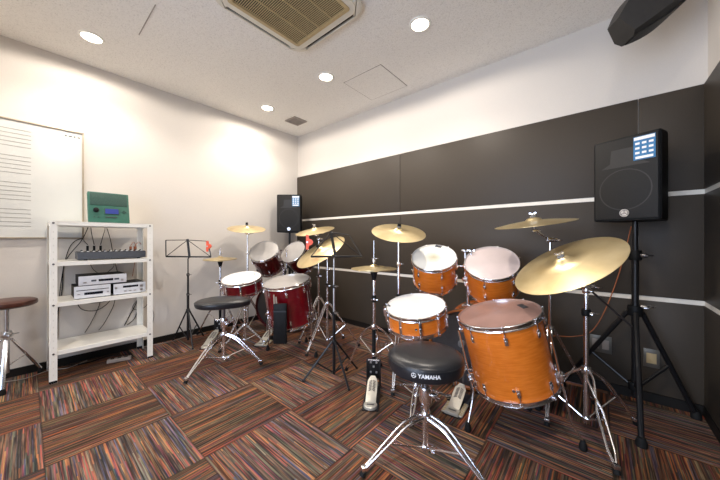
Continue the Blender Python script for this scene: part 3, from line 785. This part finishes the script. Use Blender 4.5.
# snare stand
def snare_stand(C, T, R, z, feet, label, hc):
    C = Vector(C); t = thing('snare_stand', C, label, 'snare stand', 'snare drum stands')
    tripod(t, C, hc, feet, rr=.005)
    hub = V(C.x, C.y, max(hc+.10, (T @ V(0, 0, z)).z-.13))
    rods(t, [C + V(0, 0, .04), hub], .011, 'post'); ring_clamp(hub, t, .018, .04); wing(hub + V(.016, -.01, -.05), (.85, -.5, 0), t)
    for k in range(3):
        a = 2*PI*k/3 + .9
        r1 = T @ V((R+.006)*math.cos(a), (R+.006)*math.sin(a), z-.008); r2 = T @ V((R+.006)*math.cos(a), (R+.006)*math.sin(a), z+.018)
        r0 = T @ V((R-.03)*math.cos(a), (R-.03)*math.sin(a), z-.011)
        arm = M().tube([hub, r0, r1, r2], .0055, 8).build('basket_arm', CHROME, t)
        M().ball(tuple(r1), .010).build('rubber_grip', RUBBER, arm)
    return t
snare_stand((-.885, 1.60, 0), snT, .187, -.135, [(-1.10, 1.665), (-.80, 1.39), (-.73, 1.77)], 'low chrome stand carrying the amber snare drum', .12)

# thrones
def throne(C, hs, feet, label, hc, sx, sy, rot, name='drum_throne', saddle=0, th=.085):
    C = Vector(C); t = thing(name, C, label, 'drum throne', 'drum thrones')
    tripod(t, C, hc, feet, hl=.065, rr=.0065, gap=.016, bow=.03)
    rods(t, [C + V(0, 0, .045), C + V(0, 0, hc+.10)], .0145, 'lower_post'); ring_clamp(C + V(0, 0, hc+.10), t, .027, .075)
    wing(C + V(.022, .012, hc+.10), (.85, .5, 0), t, s=1.8); wing(C + V(.020, .004, .065), (1, .2, 0), t, s=1.2)
    rods(t, [C + V(0, 0, hc+.06), C + V(0, 0, hs-th)], .0115, 'upper_post', DSTEEL)
    M(TR(tuple(C + V(0, 0, hs-th-.008)))).lathe([(.014, -.02), (.05, 0), (.05, .008), (0, .008)], 24).build('mount_plate', BLKMET, t)
    T = RZ(tuple(C + V(0, 0, hs-th)), rot)
    m = M(T)
    m.lathe([(0, 0), (.90, 0), (.975, .008), (1.0, .025), (1.0, th*.58), (.985, th*.70), (.94, th*.82), (.80, th*.93), (.5, th*.985), (0, th)], 64, sx=sx, sy=sy)
    def egg(mm):
        Ti = T.inverted()
        for v in mm.bm.verts:
            q = Ti @ v.co; q.y *= 1 - saddle*q.x/sx; v.co = T @ q
    egg(m)
    seat = m.build('seat', VINYL, t)
    m = M(T); z = th*.66; rr = 1.0
    m.tube([(sx*rr*.997*math.cos(2*PI*k/64), sy*rr*.997*math.sin(2*PI*k/64), z) for k in range(64)], .0022, 6, closed=True); egg(m); m.build('piping', VINYL, seat)
    return t, seat, T
throne_t, seat, sT = throne((-.628, 1.226, 0), .528, [(-.797, .957), (-.325, 1.21), (-.775, 1.495)], 'black vinyl round drum throne with white lettering on chrome tripod', .215, .175, .175, 0, th=.088)

def bent_text(body, size, C, R, z, ang, parent, name='lettering', font_scale=1.0, tall=1.0, bold=.0006):
    """raised print wrapped round a vertical cylinder of radius R"""
    cu = bpy.data.curves.new('t', 'FONT'); cu.body = body; cu.size = size; cu.align_x = 'CENTER'; cu.align_y = 'CENTER'; cu.extrude = .0004; cu.offset = bold; cu.resolution_u = 3
    ob = bpy.data.objects.new('t', cu); COL.objects.link(ob)
    me = bpy.data.meshes.new_from_object(ob)
    bm = bmesh.new(); bm.from_mesh(me); bmesh.ops.subdivide_edges(bm, edges=[e for e in bm.edges if e.calc_length() > .006], cuts=2)
    bpy.data.objects.remove(ob); bpy.data.curves.remove(cu); bpy.data.meshes.remove(me)
    q = M(); q.bm = bm
    for v in bm.verts:
        a = ang + v.co.x*font_scale/R; rr = R + .0008 + v.co.z
        v.co = Vector((C[0] + rr*math.cos(a), C[1] + rr*math.sin(a), z + v.co.y*tall))
    return q.build(name, PRINTW, parent)
ta = math.atan2(-1.22, .633) - .02
bent_text('YAMAHA', .0245, (-.628, 1.226), .175, .528-.088+.040, ta + .105, seat, tall=1.0, font_scale=.92, bold=.0004)
def tuning_emblem(C, R, z, ang, r, parent, mt=None):
    m = M()
    def P(u, v):
        a = ang + u/R; return (C[0] + (R+.0012)*math.cos(a), C[1] + (R+.0012)*math.sin(a), z+v)
    m.tube([P(r*math.cos(2*PI*k/20), r*math.sin(2*PI*k/20)) for k in range(20)], r*.11, 5, closed=True)
    for k in range(3):
        a = PI/2 + k*2*PI/3
        m.tube([P(.1*r*math.cos(a), .1*r*math.sin(a)), P(.95*r*math.cos(a), .95*r*math.sin(a))], r*.13, 5)
    return m.build('emblem', mt or PRINTW, parent)
tuning_emblem((-.628, 1.226), .175, .528-.088+.040, ta - .265, .0095, seat)

# hi-hat stand with pedal
def hihat(C, heel, hz, n, R, feet, hc, labelS, labelT, labelB, rod_top, grp, footc=None):
    C = Vector(C); t = thing('hi_hat_stand', C, labelS, 'hi-hat stand', 'hi-hat stands')
    for (fx, fy) in feet:
        F = V(fx, fy, 0); d = V(fx-C.x, fy-C.y, 0).normalized(); nn = V(-d.y, d.x, 0)
        a = C + V(0, 0, hc) + d*.018; q1 = C + V(0, 0, hc-.035) + d*.07; q2 = C + V(0, 0, hc-.115) + d*.14; e = F - d*.02 + V(0, 0, .035)
        m = M()
        for sg in (-1, 1): m.tube([a + nn*.009*sg, q1 + nn*.009*sg, q2 + nn*.009*sg, e + nn*.004*sg], .005, 8, smooth=4)
        leg = m.build('leg', CHROME, t)
        M().tube([C + V(0, 0, hc-.20) + d*.014, q2], .005, 8).build('strut', CHROME, leg)
        M().tube([F + V(0, 0, .010), e + V(0, 0, .006)], [.014, .010], 10).build('rubber_foot', RUBBER, leg)
    ring_clamp(C + V(0, 0, hc), t, .022, .03); ring_clamp(C + V(0, 0, hc-.20), t, .02, .025)
    rods(t, [C + V(0, 0, .16), C + V(0, 0, hc)], .014, 'spring_housing', BLACK)
    rods(t, [C + V(0, 0, hc), C + V(0, 0, hz-.06)], .0105, 'pole', CHROME)
    mid = hc + (hz-hc)*.48
    ring_clamp(C + V(0, 0, mid), t, .016, .05, BLACK, 'pole_sleeve'); wing(C + V(.014, -.012, mid), (.6, -.8, 0), t, s=1.2)
    M(TR(tuple(C + V(0, 0, hz-.06)))).lathe([(.005, -.03), (.014, -.02), (.026, .03), (.026, .036), (.005, .036)], 18, close=True).build('seat_cup', BLACK, t)
    rods(t, [C + V(0, 0, hz-.06), C + V(0, 0, rod_top)], .0032, 'rod')
    ring_clamp(C + V(0, 0, hz+.058), t, .010, .03, CHROME, 'clutch'); wing(C + V(.010, -.006, hz+.075), (.85, -.5, 0), t)
    hl = Vector(heel); d = (C-hl); d.z = 0; d.normalize()
    pedal('x', hl, C - d*.01, '', parent=t, w=.082, beater=False)
    M(RZ(tuple(C), math.atan2(d.y, d.x))).box((-.02, 0, .13), (.004, .02, .11)).build('pull_strap', DSTEEL, t)
    cymbal((C.x, C.y, hz+.002), n, R, labelT, grp, flip=False, name='hi_hat_cymbal', cat='hi-hat cymbal')
    cymbal((C.x, C.y, hz-.004), n, R, labelB, grp, flip=True, name='hi_hat_cymbal', cat='hi-hat cymbal')
    return t
hihat((-1.248, 1.634, 0), (-1.068, 1.358, 0), .842, (.0, 0, 1), .165, [(-1.545, 1.655), (-1.02, 1.83), (-1.24, 1.33)][:2] + [(-1.38, 1.90)], .42,
      'chrome hi-hat stand with cream pedal, in front of the dark panels', 'top hi-hat cymbal of the near stand left of the amber snare', 'bottom hi-hat cymbal of the near stand left of the amber snare', 1.045, 'hi-hat cymbals of the amber kit')

# crash cymbals and ride of the amber kit
cy1 = V(-1.152, 1.814, 1.107); n1 = V(.267, -.251, .930)
cymbal(cy1, n1, .203, 'crash cymbal tilted forward, above the near hi-hat and left amber tom', 'cymbals of the amber kit')
cymbal_stand((-1.165, 1.835, 0), .40, [(-1.45, 1.93), (-.95, 2.03), (-1.05, 1.58)], cy1, n1, 'chrome stand under the crash cymbal beside the near hi-hat', split=(.62, .87))
cy2 = V(-.314, 2.09, 1.153); n2 = V(-.088, -.125, .980)
cymbal(cy2, n2, .228, 'thin crash cymbal seen nearly edge-on above the right amber tom', 'cymbals of the amber kit', bell=.34)
cymbal_stand((-.235, 2.16, 0), .48, [(-.46, 2.34), (-.02, 2.34), (-.22, 1.88)], cy2, n2, 'chrome boom stand behind the amber floor tom', cap='wing', boom=True, split=(.72, .96), poletop=V(0, 0, 1.05))
cy3 = V(-.126, 1.760, .925); n3 = V(-.394, -.390, .832)
cymbal(cy3, n3, .254, 'large ride cymbal tilted over the amber floor tom', 'cymbals of the amber kit')
cymbal_stand((-.050, 1.945, 0), .35, [(.065, 1.690), (.165, 2.225), (-.325, 1.99)], cy3, n3, 'chrome boom stand holding the large ride cymbal', cap='wing', split=(.66, .78), boom=V(.138, 2.13, .58), poletop=V(0, 0, .80), pr=.013, hl=.09, hour=(.065, 1.690), bow=.03)

# ================================================================== LEFT KIT (wine red)
G2 = 'drums of the red kit'
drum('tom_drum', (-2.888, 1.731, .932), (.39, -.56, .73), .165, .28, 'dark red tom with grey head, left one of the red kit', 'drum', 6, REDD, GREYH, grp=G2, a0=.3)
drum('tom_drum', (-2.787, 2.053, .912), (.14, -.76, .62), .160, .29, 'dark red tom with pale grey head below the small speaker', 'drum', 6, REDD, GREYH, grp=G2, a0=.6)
rsn, rT = drum('snare_drum', (-2.693, 1.373, .679), (.139, -.195, .971), .187, .145, 'wine red snare drum with white head behind the oval throne', 'drum', 8, REDL, WHITEP, grp=G2, a0=.2)
for a, q in ((150, .14), (35, .15)): M(rT @ Matrix.Rotation(math.radians(a-60), 4, 'Z')).box((q, 0, -.0055), (.012, .022, .002)).build('head_label', MARKD, rsn)
n = V(.033, -.197, .980).normalized(); C = V(-2.171, 1.532, .682)
rft, T = drum('floor_tom', C, n, .210, .40, 'wine red floor tom with grey head on chrome legs', 'drum', 8, REDL, GREYH, grp=G2, a0=.1)
for a in (math.radians(10), math.radians(115), math.radians(215)):
    P = lambda r, z: T @ V(r*math.cos(a), r*math.sin(a), z)
    low = P(.225, -.40); fx, fy = P(.26, -.5).x, P(.26, -.5).y
    leg = M().tube([P(.225, -.08), low, V(low.x, low.y, .15), V(fx, fy, .045)], .0052, 8).build('leg', CHROME, rft)
    M(TR((fx, fy, 0))).lathe([(0, 0), (.016, 0), (.019, .012), (.009, .05), (0, .05)], 14).build('rubber_foot', RUBBER, leg)
    m = M(T @ Matrix.Rotation(a, 4, 'Z') @ Matrix.Translation((.203, 0, -.30))); m.box((.012, 0, 0), (.034, .034, .05), bev=.006)
    m.lathe([(.012, 0), (.013, .018), (0, .022)], 12, Matrix.Translation((.022, .016, 0)) @ frame((0, 1, 0))); m.build('leg_bracket', CHROME, rft)
rbn = V(.54, -.84, 0).normalized()
rbC = V(-2.80, 1.865, .288)
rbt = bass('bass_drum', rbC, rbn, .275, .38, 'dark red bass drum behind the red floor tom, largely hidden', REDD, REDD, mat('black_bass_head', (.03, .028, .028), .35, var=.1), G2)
mp = V(-2.875, 1.985, .555)
rods(rbt, [mp - V(0, 0, .03), mp + V(0, 0, .19)], .013, 'mount_post')
M().box(tuple(mp), (.07, .07, .03), bev=.006).build('mount_base', CHROME, rbt)
for q in (V(-.02, -.02, 0), V(.03, .02, 0)):
    rods(rbt, [mp + q + V(0, 0, .12), mp + q + V(0, 0, .36)], .0058, 'mount_arm'); wing(mp + q + V(0, 0, .36), (0, 0, 1), rbt)
pedal('bass_pedal', (-2.535, 1.475, 0), (-2.70, 1.740, 0), 'chrome bass drum pedal on the carpet behind the oval throne', 'bass drum pedals')
snare_stand((-2.68, 1.40, 0), rT, .187, -.145, [(-2.88, 1.50), (-2.60, 1.20), (-2.47, 1.50)][:1] + [(-2.72, 1.19), (-2.53, 1.53)], 'chrome stand carrying the red snare drum', .20)
throne((-2.398, 1.07, 0), .560, [(-2.286, .742), (-2.15, 1.27), (-2.69, 1.16)], 'dark oval saddle drum throne in front of the red kit', .26, .218, .165, math.radians(44), th=.062, saddle=.30)
hihat((-3.151, 1.366, 0), (-2.88, 1.10, 0), .841, (.02, -.03, 1), .168, [(-3.39, 1.22), (-3.27, 1.62), (-2.93, 1.47)], .36,
      'chrome hi-hat stand near the left wall behind the red snare', 'top hi-hat cymbal of the far stand by the left wall', 'bottom hi-hat cymbal of the far stand by the left wall', .96, 'hi-hat cymbals of the red kit')
c = V(-3.042, 1.612, 1.176); nn = V(.225, -.106, .969)
cymbal(c, nn, .203, 'crash cymbal standing highest at the left of the red kit', 'cymbals of the red kit')
cymbal_stand((-3.05, 1.625, 0), .40, [(-3.36, 1.62), (-3.14, 1.90), (-2.95, 1.37)], c, nn, 'chrome stand under the highest crash cymbal near the corner', split=(.64, .90))
c = V(-2.255, 1.944, 1.144); nn = V(.026, -.267, .963)
cymbal(c, nn, .203, 'crash cymbal just above the steep ride cymbal, right of the corner loudspeaker', 'cymbals of the red kit')
cymbal_stand((-2.33, 2.06, 0), .42, [(-2.60, 2.22), (-2.06, 2.17), (-2.30, 1.77)], c, nn, 'chrome boom stand behind the red floor tom against the panels', split=(.66, .92), boom=True, cap='wing', poletop=V(0, 0, 1.06))
c = V(-2.001, 1.793, .942); nn = V(-.118, -.548, .828)
cymbal(c, nn, .254, 'large ride cymbal tilted steeply behind the music stand', 'cymbals of the red kit')
cymbal_stand((-2.055, 1.93, 0), .42, [(-2.00, 1.62), (-1.80, 2.12), (-2.33, 1.93)], c, nn, 'chrome stand under the steep ride cymbal right of the red floor tom', split=(.60, .76), cap='black', boom=True, poletop=V(0, 0, .91))

# stick bag on the red floor tom
n0 = V(-2.1, .93, 0)
bp = V(-2.135, 1.28, .0)
t = thing('stick_bag', (-2.018, 1.362, .19), 'black drumstick bag hanging at the front of the red floor tom', 'bag')
Lb = RZ((-2.018, 1.362, .19), math.radians(40)) @ Matrix.Diagonal((1, 1, .9, 1))
M(Lb).box((0, 0, .185), (.112, .040, .37), bev=.014).build('bag_body', BLACK, t)
M(Lb).box((0, -.021, .30), (.108, .006, .012)).build('seam', VINYL, t)
for dx, z1 in ((-.048, .45), (-.030, .43)):
    M(Lb).tube([(dx, .0, .34), (dx-.006, 0, z1)], [.007, .005], 8).build('strap_hook' if dx < -.04 else 'strap_hook', BEIGEG, t)

# ------------------------------------------------------------------ music stands
def music_stand(C, feet, hc, hb, desk, label, mt, bolts, foldleft=False):
    C = Vector(C); t = thing('music_stand', C, label, 'music stand', 'folding music stands')
    zb = hb
    for (fx, fy) in feet:
        d = V(fx-C.x, fy-C.y, 0).normalized(); F = V(fx, fy, .007)
        leg = M().tube([C + V(0, 0, hc) + d*.016, F], .0075, 8).build('leg', mt, t)
        mid = (C + V(0, 0, hc)).lerp(F, .55)
        M().tube([C + V(0, 0, .055) + d*.012, mid], .006, 8).build('brace', mt, leg)
        M().ball((fx, fy, .0085), .0085).build('rubber_tip', RUBBER, leg)
    ring_clamp(C + V(0, 0, hc), t, .016, .03, mt)
    BL, BR, TL, TRr, TC, BC = desk
    rods(t, [C + V(0, 0, .04), C + V(0, 0, .50)], .0115, 'lower_pole', mt)
    rods(t, [C + V(0, 0, .48), C + V(0, 0, .70)], .009, 'middle_pole', STEEL if bolts else mt)
    rods(t, [C + V(0, 0, .68), V(C.x, C.y, BC[2]-.02), BC], .0058, 'upper_pole', STEEL if bolts else mt)
    for h in (.50, .70): ring_clamp(C + V(0, 0, h), t, .013, .025, mt); wing(C + V(.013, -.004, h), (.9, .4, 0), t, DSTEEL, s=1.0)
    m = M()
    m.tube([BL, BC, BR], .0075, 8)
    d = (Vector(BR)-Vector(BL)).normalized()
    m.build('bottom_ledge', mt, t)
    bar = M(); cdir = (Vector(TC)-Vector(BC)); bar.box(tuple((Vector(TC)+Vector(BC))/2), (.022, .004, cdir.length+.02), frame(cdir, d)); bar.build('centre_bar', mt, t)
    for q, w in ((BL, 'l'), (BR, 'r')): M().tube([TC, q], .0035, 6).build('diagonal_arm', mt, t)
    for top, low in ((TL, BL), (TRr, BR)):
        if top is None: continue
        M().tube([TC, top], .0038, 6).build('top_arm', mt, t)
        M().box(tuple((Vector(top)+Vector(low))/2), (.009, .003, (Vector(top)-Vector(low)).length), frame(Vector(top)-Vector(low), d)).build('side_arm', mt, t)
    return t
music_stand((-3.167, 1.055, 0), [(-3.375, .985), (-3.30, 1.25), (-2.97, 1.03)], .34, .883,
            [V(-3.314, .905, .884), V(-3.042, 1.226, .876), V(-3.345, .912, 1.048), V(-3.088, 1.215, 1.037), V(-3.20, 1.062, 1.050), V(-3.167, 1.068, .880)],
            'wire folding music stand by the white wall with a red clip', BLKMET, False)
music_stand((-1.525, 1.50, 0), [(-1.668, 1.321), (-1.325, 1.450), (-1.50, 1.735)], .283, .928,
            [V(-1.619, 1.355, .928), V(-1.331, 1.598, .928), None, V(-1.486, 1.625, 1.089), V(-1.593, 1.534, 1.109), V(-1.481, 1.472, .928)],
            'black folding music stand in the middle, before the ride cymbal', BLKMET, True)
def clip(p, d, label, s=1.0):
    t = thing('spring_clip', tuple(p), label, 'clip', 'red clips')
    L0 = Matrix.Translation(Vector(p)) @ Matrix.Rotation(d, 4, 'Z') @ Matrix.Scale(s, 4)
    for sg in (-1, 1):
        M(L0).prism([(-.012, -.062), (.006, -.066), (.012, -.03), (.036, -.022), (.048, 0), (.036, .022), (.012, .03), (.008, .062), (-.012, .066)], sg*.006-.004, sg*.006+.004, Matrix.Rotation(PI/2, 4, 'X')).build('jaw', REDP, t)
    M(L0).lathe([(0, -.014), (.009, -.012), (.009, .012), (0, .014)], 12, frame((0, 1, 0))).build('pivot', STEEL, t)
clip((-3.075, 1.205, .985), math.radians(40), 'red-orange spring clip on the corner of the wire music stand', .85)
clip((-2.03, 1.66, 1.03), math.radians(40), 'red-orange spring clip between two cymbals behind the black music stand', 1.05)

# ------------------------------------------------------------------ speakers
def speaker(Fc, face, w, h, dpt, label, grp, tilt=0, sticker=True):
    """Fc = centre of front face; face = horizontal direction the front points to"""
    f_ = Vector(face).normalized(); rgt = V(0, 0, 1).cross(f_)     # to the viewer's right when facing the front
    t = thing('loudspeaker', (Fc[0]-f_.x*dpt/2, Fc[1]-f_.y*dpt/2, Fc[2]-h/2), label, 'loudspeaker', grp)
    L0 = Matrix.Translation(Vector(Fc)) @ Matrix((rgt, V(0, 0, 1), f_)).transposed().to_4x4()   # x right, y up, z out
    m = M(L0); k = .66
    out = [(-w/2, 0), (-w/2+.008, .008), (w/2-.008, .008), (w/2, 0), (w/2, -dpt*.30), (w/2*k, -dpt), (-w/2*k, -dpt), (-w/2, -dpt*.30)]
    Lx = Matrix.Rotation(PI/2, 4, 'X') @ Matrix.Scale(-1, 4, (0, 0, 1))
    # prism in x,z extruded along y
    a = [m.v((x, -h/2+.012, z)) for x, z in out]; b = [m.v((x, h/2-.012, z)) for x, z in out]
    a2 = [m.v((x*.965, -h/2, z*.96 - .003)) for x, z in out]; b2 = [m.v((x*.965, h/2, z*.96 - .003)) for x, z in out]
    n = len(out)
    for A, B in ((a2, a), (a, b), (b, b2)):
        for i in range(n): m.face([A[i], A[(i+1) % n], B[(i+1) % n], B[i]])
    m.face(a2[::-1]); m.face(b2)
    m.build('cabinet', BLACK, t)
    g = M(L0); g.box((0, 0, .010), (w*.93, h*.955, .008), bev=.004); gr = g.build('grille', GRILLE, t)
    # horn mouth and woofer read through the grille
    M(L0).lathe([(w*.40, .0139), (w*.385, .01415), (w*.37, .0139)], 48, Matrix.Translation((0, -h*.13, 0)), close=True).build('woofer_ring', SPKD, gr)
    ho = M(L0); ho.prism([(-w*.36, h*.145), (w*.36, h*.145), (w*.22, h*.20), (w*.2, h*.36), (-w*.2, h*.36), (-w*.22, h*.20)], .0136, .01412); ho.build('horn_shadow', SPKD, gr)
    M(L0).lathe([(0, .016), (.021, .0165), (.023, .0145), (0, .0142)], 24, Matrix.Translation((0, -h*.41, 0))).build('badge', STEEL, t)
    em = M(L0)
    for q in range(3):
        aa = PI/2 + q*2*PI/3; em.tube([(0, -h*.41, .0168), (.019*math.cos(aa), -h*.41+.019*math.sin(aa), .0168)], .0015, 6)
    em.tube([(.0165*math.cos(2*PI*q/20), -h*.41+.0165*math.sin(2*PI*q/20), .0166) for q in range(20)], .0010, 5, closed=True)
    em.build('emblem', MARKD, t)
    if sticker:
        sx, sy, sw, sh = w*.285, h*.325, w*.30, h*.27
        s = M(L0).box((sx, sy, .0155), (sw, sh, .002)).build('sticker', BLUEP, t)
        q = M(L0)
        q.box((sx, sy+sh*.41, .0170), (sw*.94, sh*.13, .001))
        for i in range(3):
            for j in range(3): q.box((sx+(i-1)*sw*.31, sy+sh*(.20-.20*j), .0170), (sw*.20, sh*.09, .001))
        q.box((sx, sy-sh*.40, .0170), (sw*.8, sh*.10, .001)); q.build('printed_marks', PRINTW, s)
    return t
GRILLE = mat('black_speaker_grille', (.010, .0095, .009), .6, var=.25, scale=400, bmp=.3, spec=.3)
SPKD = mat('driver_black', (.0105, .010, .0095), .5, var=.1)
G3 = 'black loudspeakers on stands'
fdir = V(-.39, -.92, 0).normalized()
fc = V(.122, 2.284, 1.411)
speaker(fc, fdir, .308, .493, .27, 'black loudspeaker on tripod stand near the right corner with blue sticker', G3)
# its tripod stand
def speaker_stand(C, hz, feet, hc, label, rad=.0175):
    C = Vector(C); t = thing('speaker_stand', C, label, 'speaker stand', 'speaker stands')
    rods(t, [C + V(0, 0, .10), C + V(0, 0, hz*.82)], rad, 'lower_pole', BLKMET)
    rods(t, [C + V(0, 0, hz*.7), C + V(0, 0, hz-.002)], rad*.75, 'upper_pole', BLKMET)
    ring_clamp(C + V(0, 0, hz*.82), t, rad*1.6, .06, BLACK, 'pole_collar'); wing(C + V(.026, -.012, hz*.82), (.9, -.4, 0), t, DSTEEL, s=1.8)
    ring_clamp(C + V(0, 0, hc), t, rad*1.9, .06, BLACK, 'leg_collar'); wing(C + V(.03, -.014, hc+.03), (.9, -.4, 0), t, STEEL, s=1.8)
    ring_clamp(C + V(0, 0, .16), t, rad*1.7, .05, BLACK, 'lower_collar')
    for (fx, fy) in feet:
        d = V(fx-C.x, fy-C.y, 0).normalized(); F = V(fx, fy, .02); top = C + V(0, 0, hc-.01) + d*.035
        leg = M().tube([top, F], .0135, 10).build('leg', BLKMET, t)
        M().tube([C + V(0, 0, .16) + d*.02, top.lerp(F, .52)], .009, 8).build('brace', BLKMET, leg)
        M(TR((fx, fy, 0))).lathe([(0, 0), (.024, 0), (.024, .02), (.016, .045), (0, .045)], 14).build('rubber_foot', RUBBER, leg)
    return t
speaker_stand((.172, 2.398, 0), 1.167, [(.168, 2.022), (.440, 2.545), (-.20, 2.50)], .62, 'tall black tripod stand under the near loudspeaker')
c2 = V(-3.10, 2.22, 0)
f2 = V(.66, -.75, 0).normalized()
speaker((-3.085, 2.215, 1.396), f2, .315, .493, .27, 'black loudspeaker in the far corner beside the white wall', G3)
speaker_stand((-3.19, 2.30, 0), 1.148, [(-3.39, 2.15), (-3.27, 2.55), (-2.95, 2.42)], .70, 'black pole stand under the far corner loudspeaker')

# ceiling-hung speaker at the top right
ax0, ax1 = V(.102, 2.020, 2.130), V(.365, 2.215, 2.405)
u = (ax1-ax0).normalized()
side = V(0, 0, 1).cross(u).normalized(); up = u.cross(side).normalized()
if up.z < 0: up = -up
t = thing('wall_speaker', (.21, 2.14, 2.17), 'dark wall speaker hanging tilted under the ceiling at the top right', 'loudspeaker')
def hung(name, prof, s0, s1, mt, par, off=0):
    m = M(); A = []
    N = 8
    for k in range(N+1):
        q = s0+(s1-s0)*k/N; c = ax0 + u*q; b = (.72 + .75*math.sin(PI*(q+.02)/.50))
        A.append([m.v(c + side*x*b*.72 + up*(y*b*.80+.02*b)) for x, y in prof])
    n = len(prof)
    for i in range(N):
        for j in range(n): m.face([A[i][j], A[i][(j+1) % n], A[i+1][(j+1) % n], A[i+1][j]])
    m.face(A[0][::-1]); m.face(A[-1])
    return m.build(name, mt, par, sharp=30)
cab = [(-.085, -.055), (-.045, -.085), (.085, -.095), (.115, -.04), (.075, .09), (-.055, .10)]
hung('cabinet', cab, 0, .42, mat('dark_grey_cabinet', (.022, .021, .020), .6, var=.1), t)
hung('grille', [(-.060, -.086), (.072, -.101), (.072, -.090), (-.055, -.076)], .015, .405, GRILLE, t)
hung('seam_band', [(x*1.015, y*1.015) for x, y in cab], .25, .256, SPKD, t)
mid = (ax0+ax1)/2
M().tube([mid + up*.06, V(mid.x+.02, mid.y+.04, CEIL-.03)], .014, 10).build('bracket_arm', BLKMET, t)
M().box((mid.x+.02, mid.y+.04, CEIL-.012), (.10, .10, .024), bev=.005).build('ceiling_plate', BLKMET, t)

# ------------------------------------------------------------------ brown stool at the left edge
C = V(-3.235, -.092, 0)
t = thing('round_stool', C, 'brown vinyl topped drum stool with chrome legs at the left edge', 'stool')
M(TR(tuple(C + V(0, 0, .572)))).lathe([(0, 0), (.13, 0), (.148, .010), (.152, .022), (.148, .038), (.13, .047), (.06, .050), (0, .050)], 48).build('seat', BROWN, t)
M(TR(tuple(C + V(0, 0, .572)))).lathe([(0, -.014), (.05, -.012), (.11, -.004), (.11, 0), (0, 0)], 32).build('seat_plate', DSTEEL, t)
rods(t, [C + V(0, 0, .35), C + V(0, 0, .56)], .013, 'upper_post', STEEL)
rods(t, [C + V(0, 0, .10), C + V(0, 0, .38)], .016, 'lower_post', STEEL)
ring_clamp(C + V(0, 0, .375), t, .026, .04, STEEL); wing(C + V(.02, .012, .375), (.7, .7, 0), t, STEEL, s=1.6)
for (fx, fy) in ((-3.085, -.105), (-3.385, .075), (-3.33, -.28)):
    d = V(fx-C.x, fy-C.y, 0).normalized(); F = V(fx, fy, .03)
    leg = M().box(tuple((C + V(0, 0, .34) + d*.024 + F)/2), (.024, .011, (C + V(0, 0, .34) + d*.024 - F).length), frame(C + V(0, 0, .34) + d*.024 - F, V(-d.y, d.x, 0)), .004).build('leg', CHROME, t)
    M().tube([C + V(0, 0, .15) + d*.016, (C + V(0, 0, .34)).lerp(F, .5)], .005, 8).build('strut', CHROME, leg)
    M(TR((fx, fy, 0))).lathe([(0, 0), (.018, 0), (.019, .014), (.012, .038), (0, .038)], 14).build('rubber_foot', RUBBER, leg)

# ------------------------------------------------------------------ sockets, orange cable
def plate(name, x, z, w, h, label, n):
    t = thing(name, (x, YB-PT, z-h/2), label, 'wall socket')
    M().box((x, YB-PT-.003, z), (w, .006, h), bev=.002).build('cover_plate', ACCW, t)
    for k in range(n):
        M().box((x+(k-(n-1)/2)*w/n*.9, YB-PT-.0068, z), (w/n*.62, .003, h*.55), bev=.001).build('socket_insert', VENTG if n > 1 else ACG, t)
plate('wall_socket', .012, .318, .118, .118, 'metal double socket plate low on the dark wall, left of the speaker stand', 2)
plate('wall_socket', .262, .285, .075, .118, 'metal single socket plate low on the dark wall, right of the speaker stand', 1)
tag(M().tube([(.165, 2.56, 1.14), (.145, 2.575, 1.02), (.10, 2.56, .80), (.03, 2.53, .56), (-.04, 2.50, .42), (-.14, 2.52, .36), (-.28, 2.55, .32), (-.36, 2.57, .20), (-.42, 2.585, .068), (-.60, 2.56, .008)], .0032, 8, smooth=8).build('speaker_cable', ORNG, None, origin=(-.60, 2.56, .004)),
    'orange cable drooping from the near loudspeaker along the dark wall', 'cable')
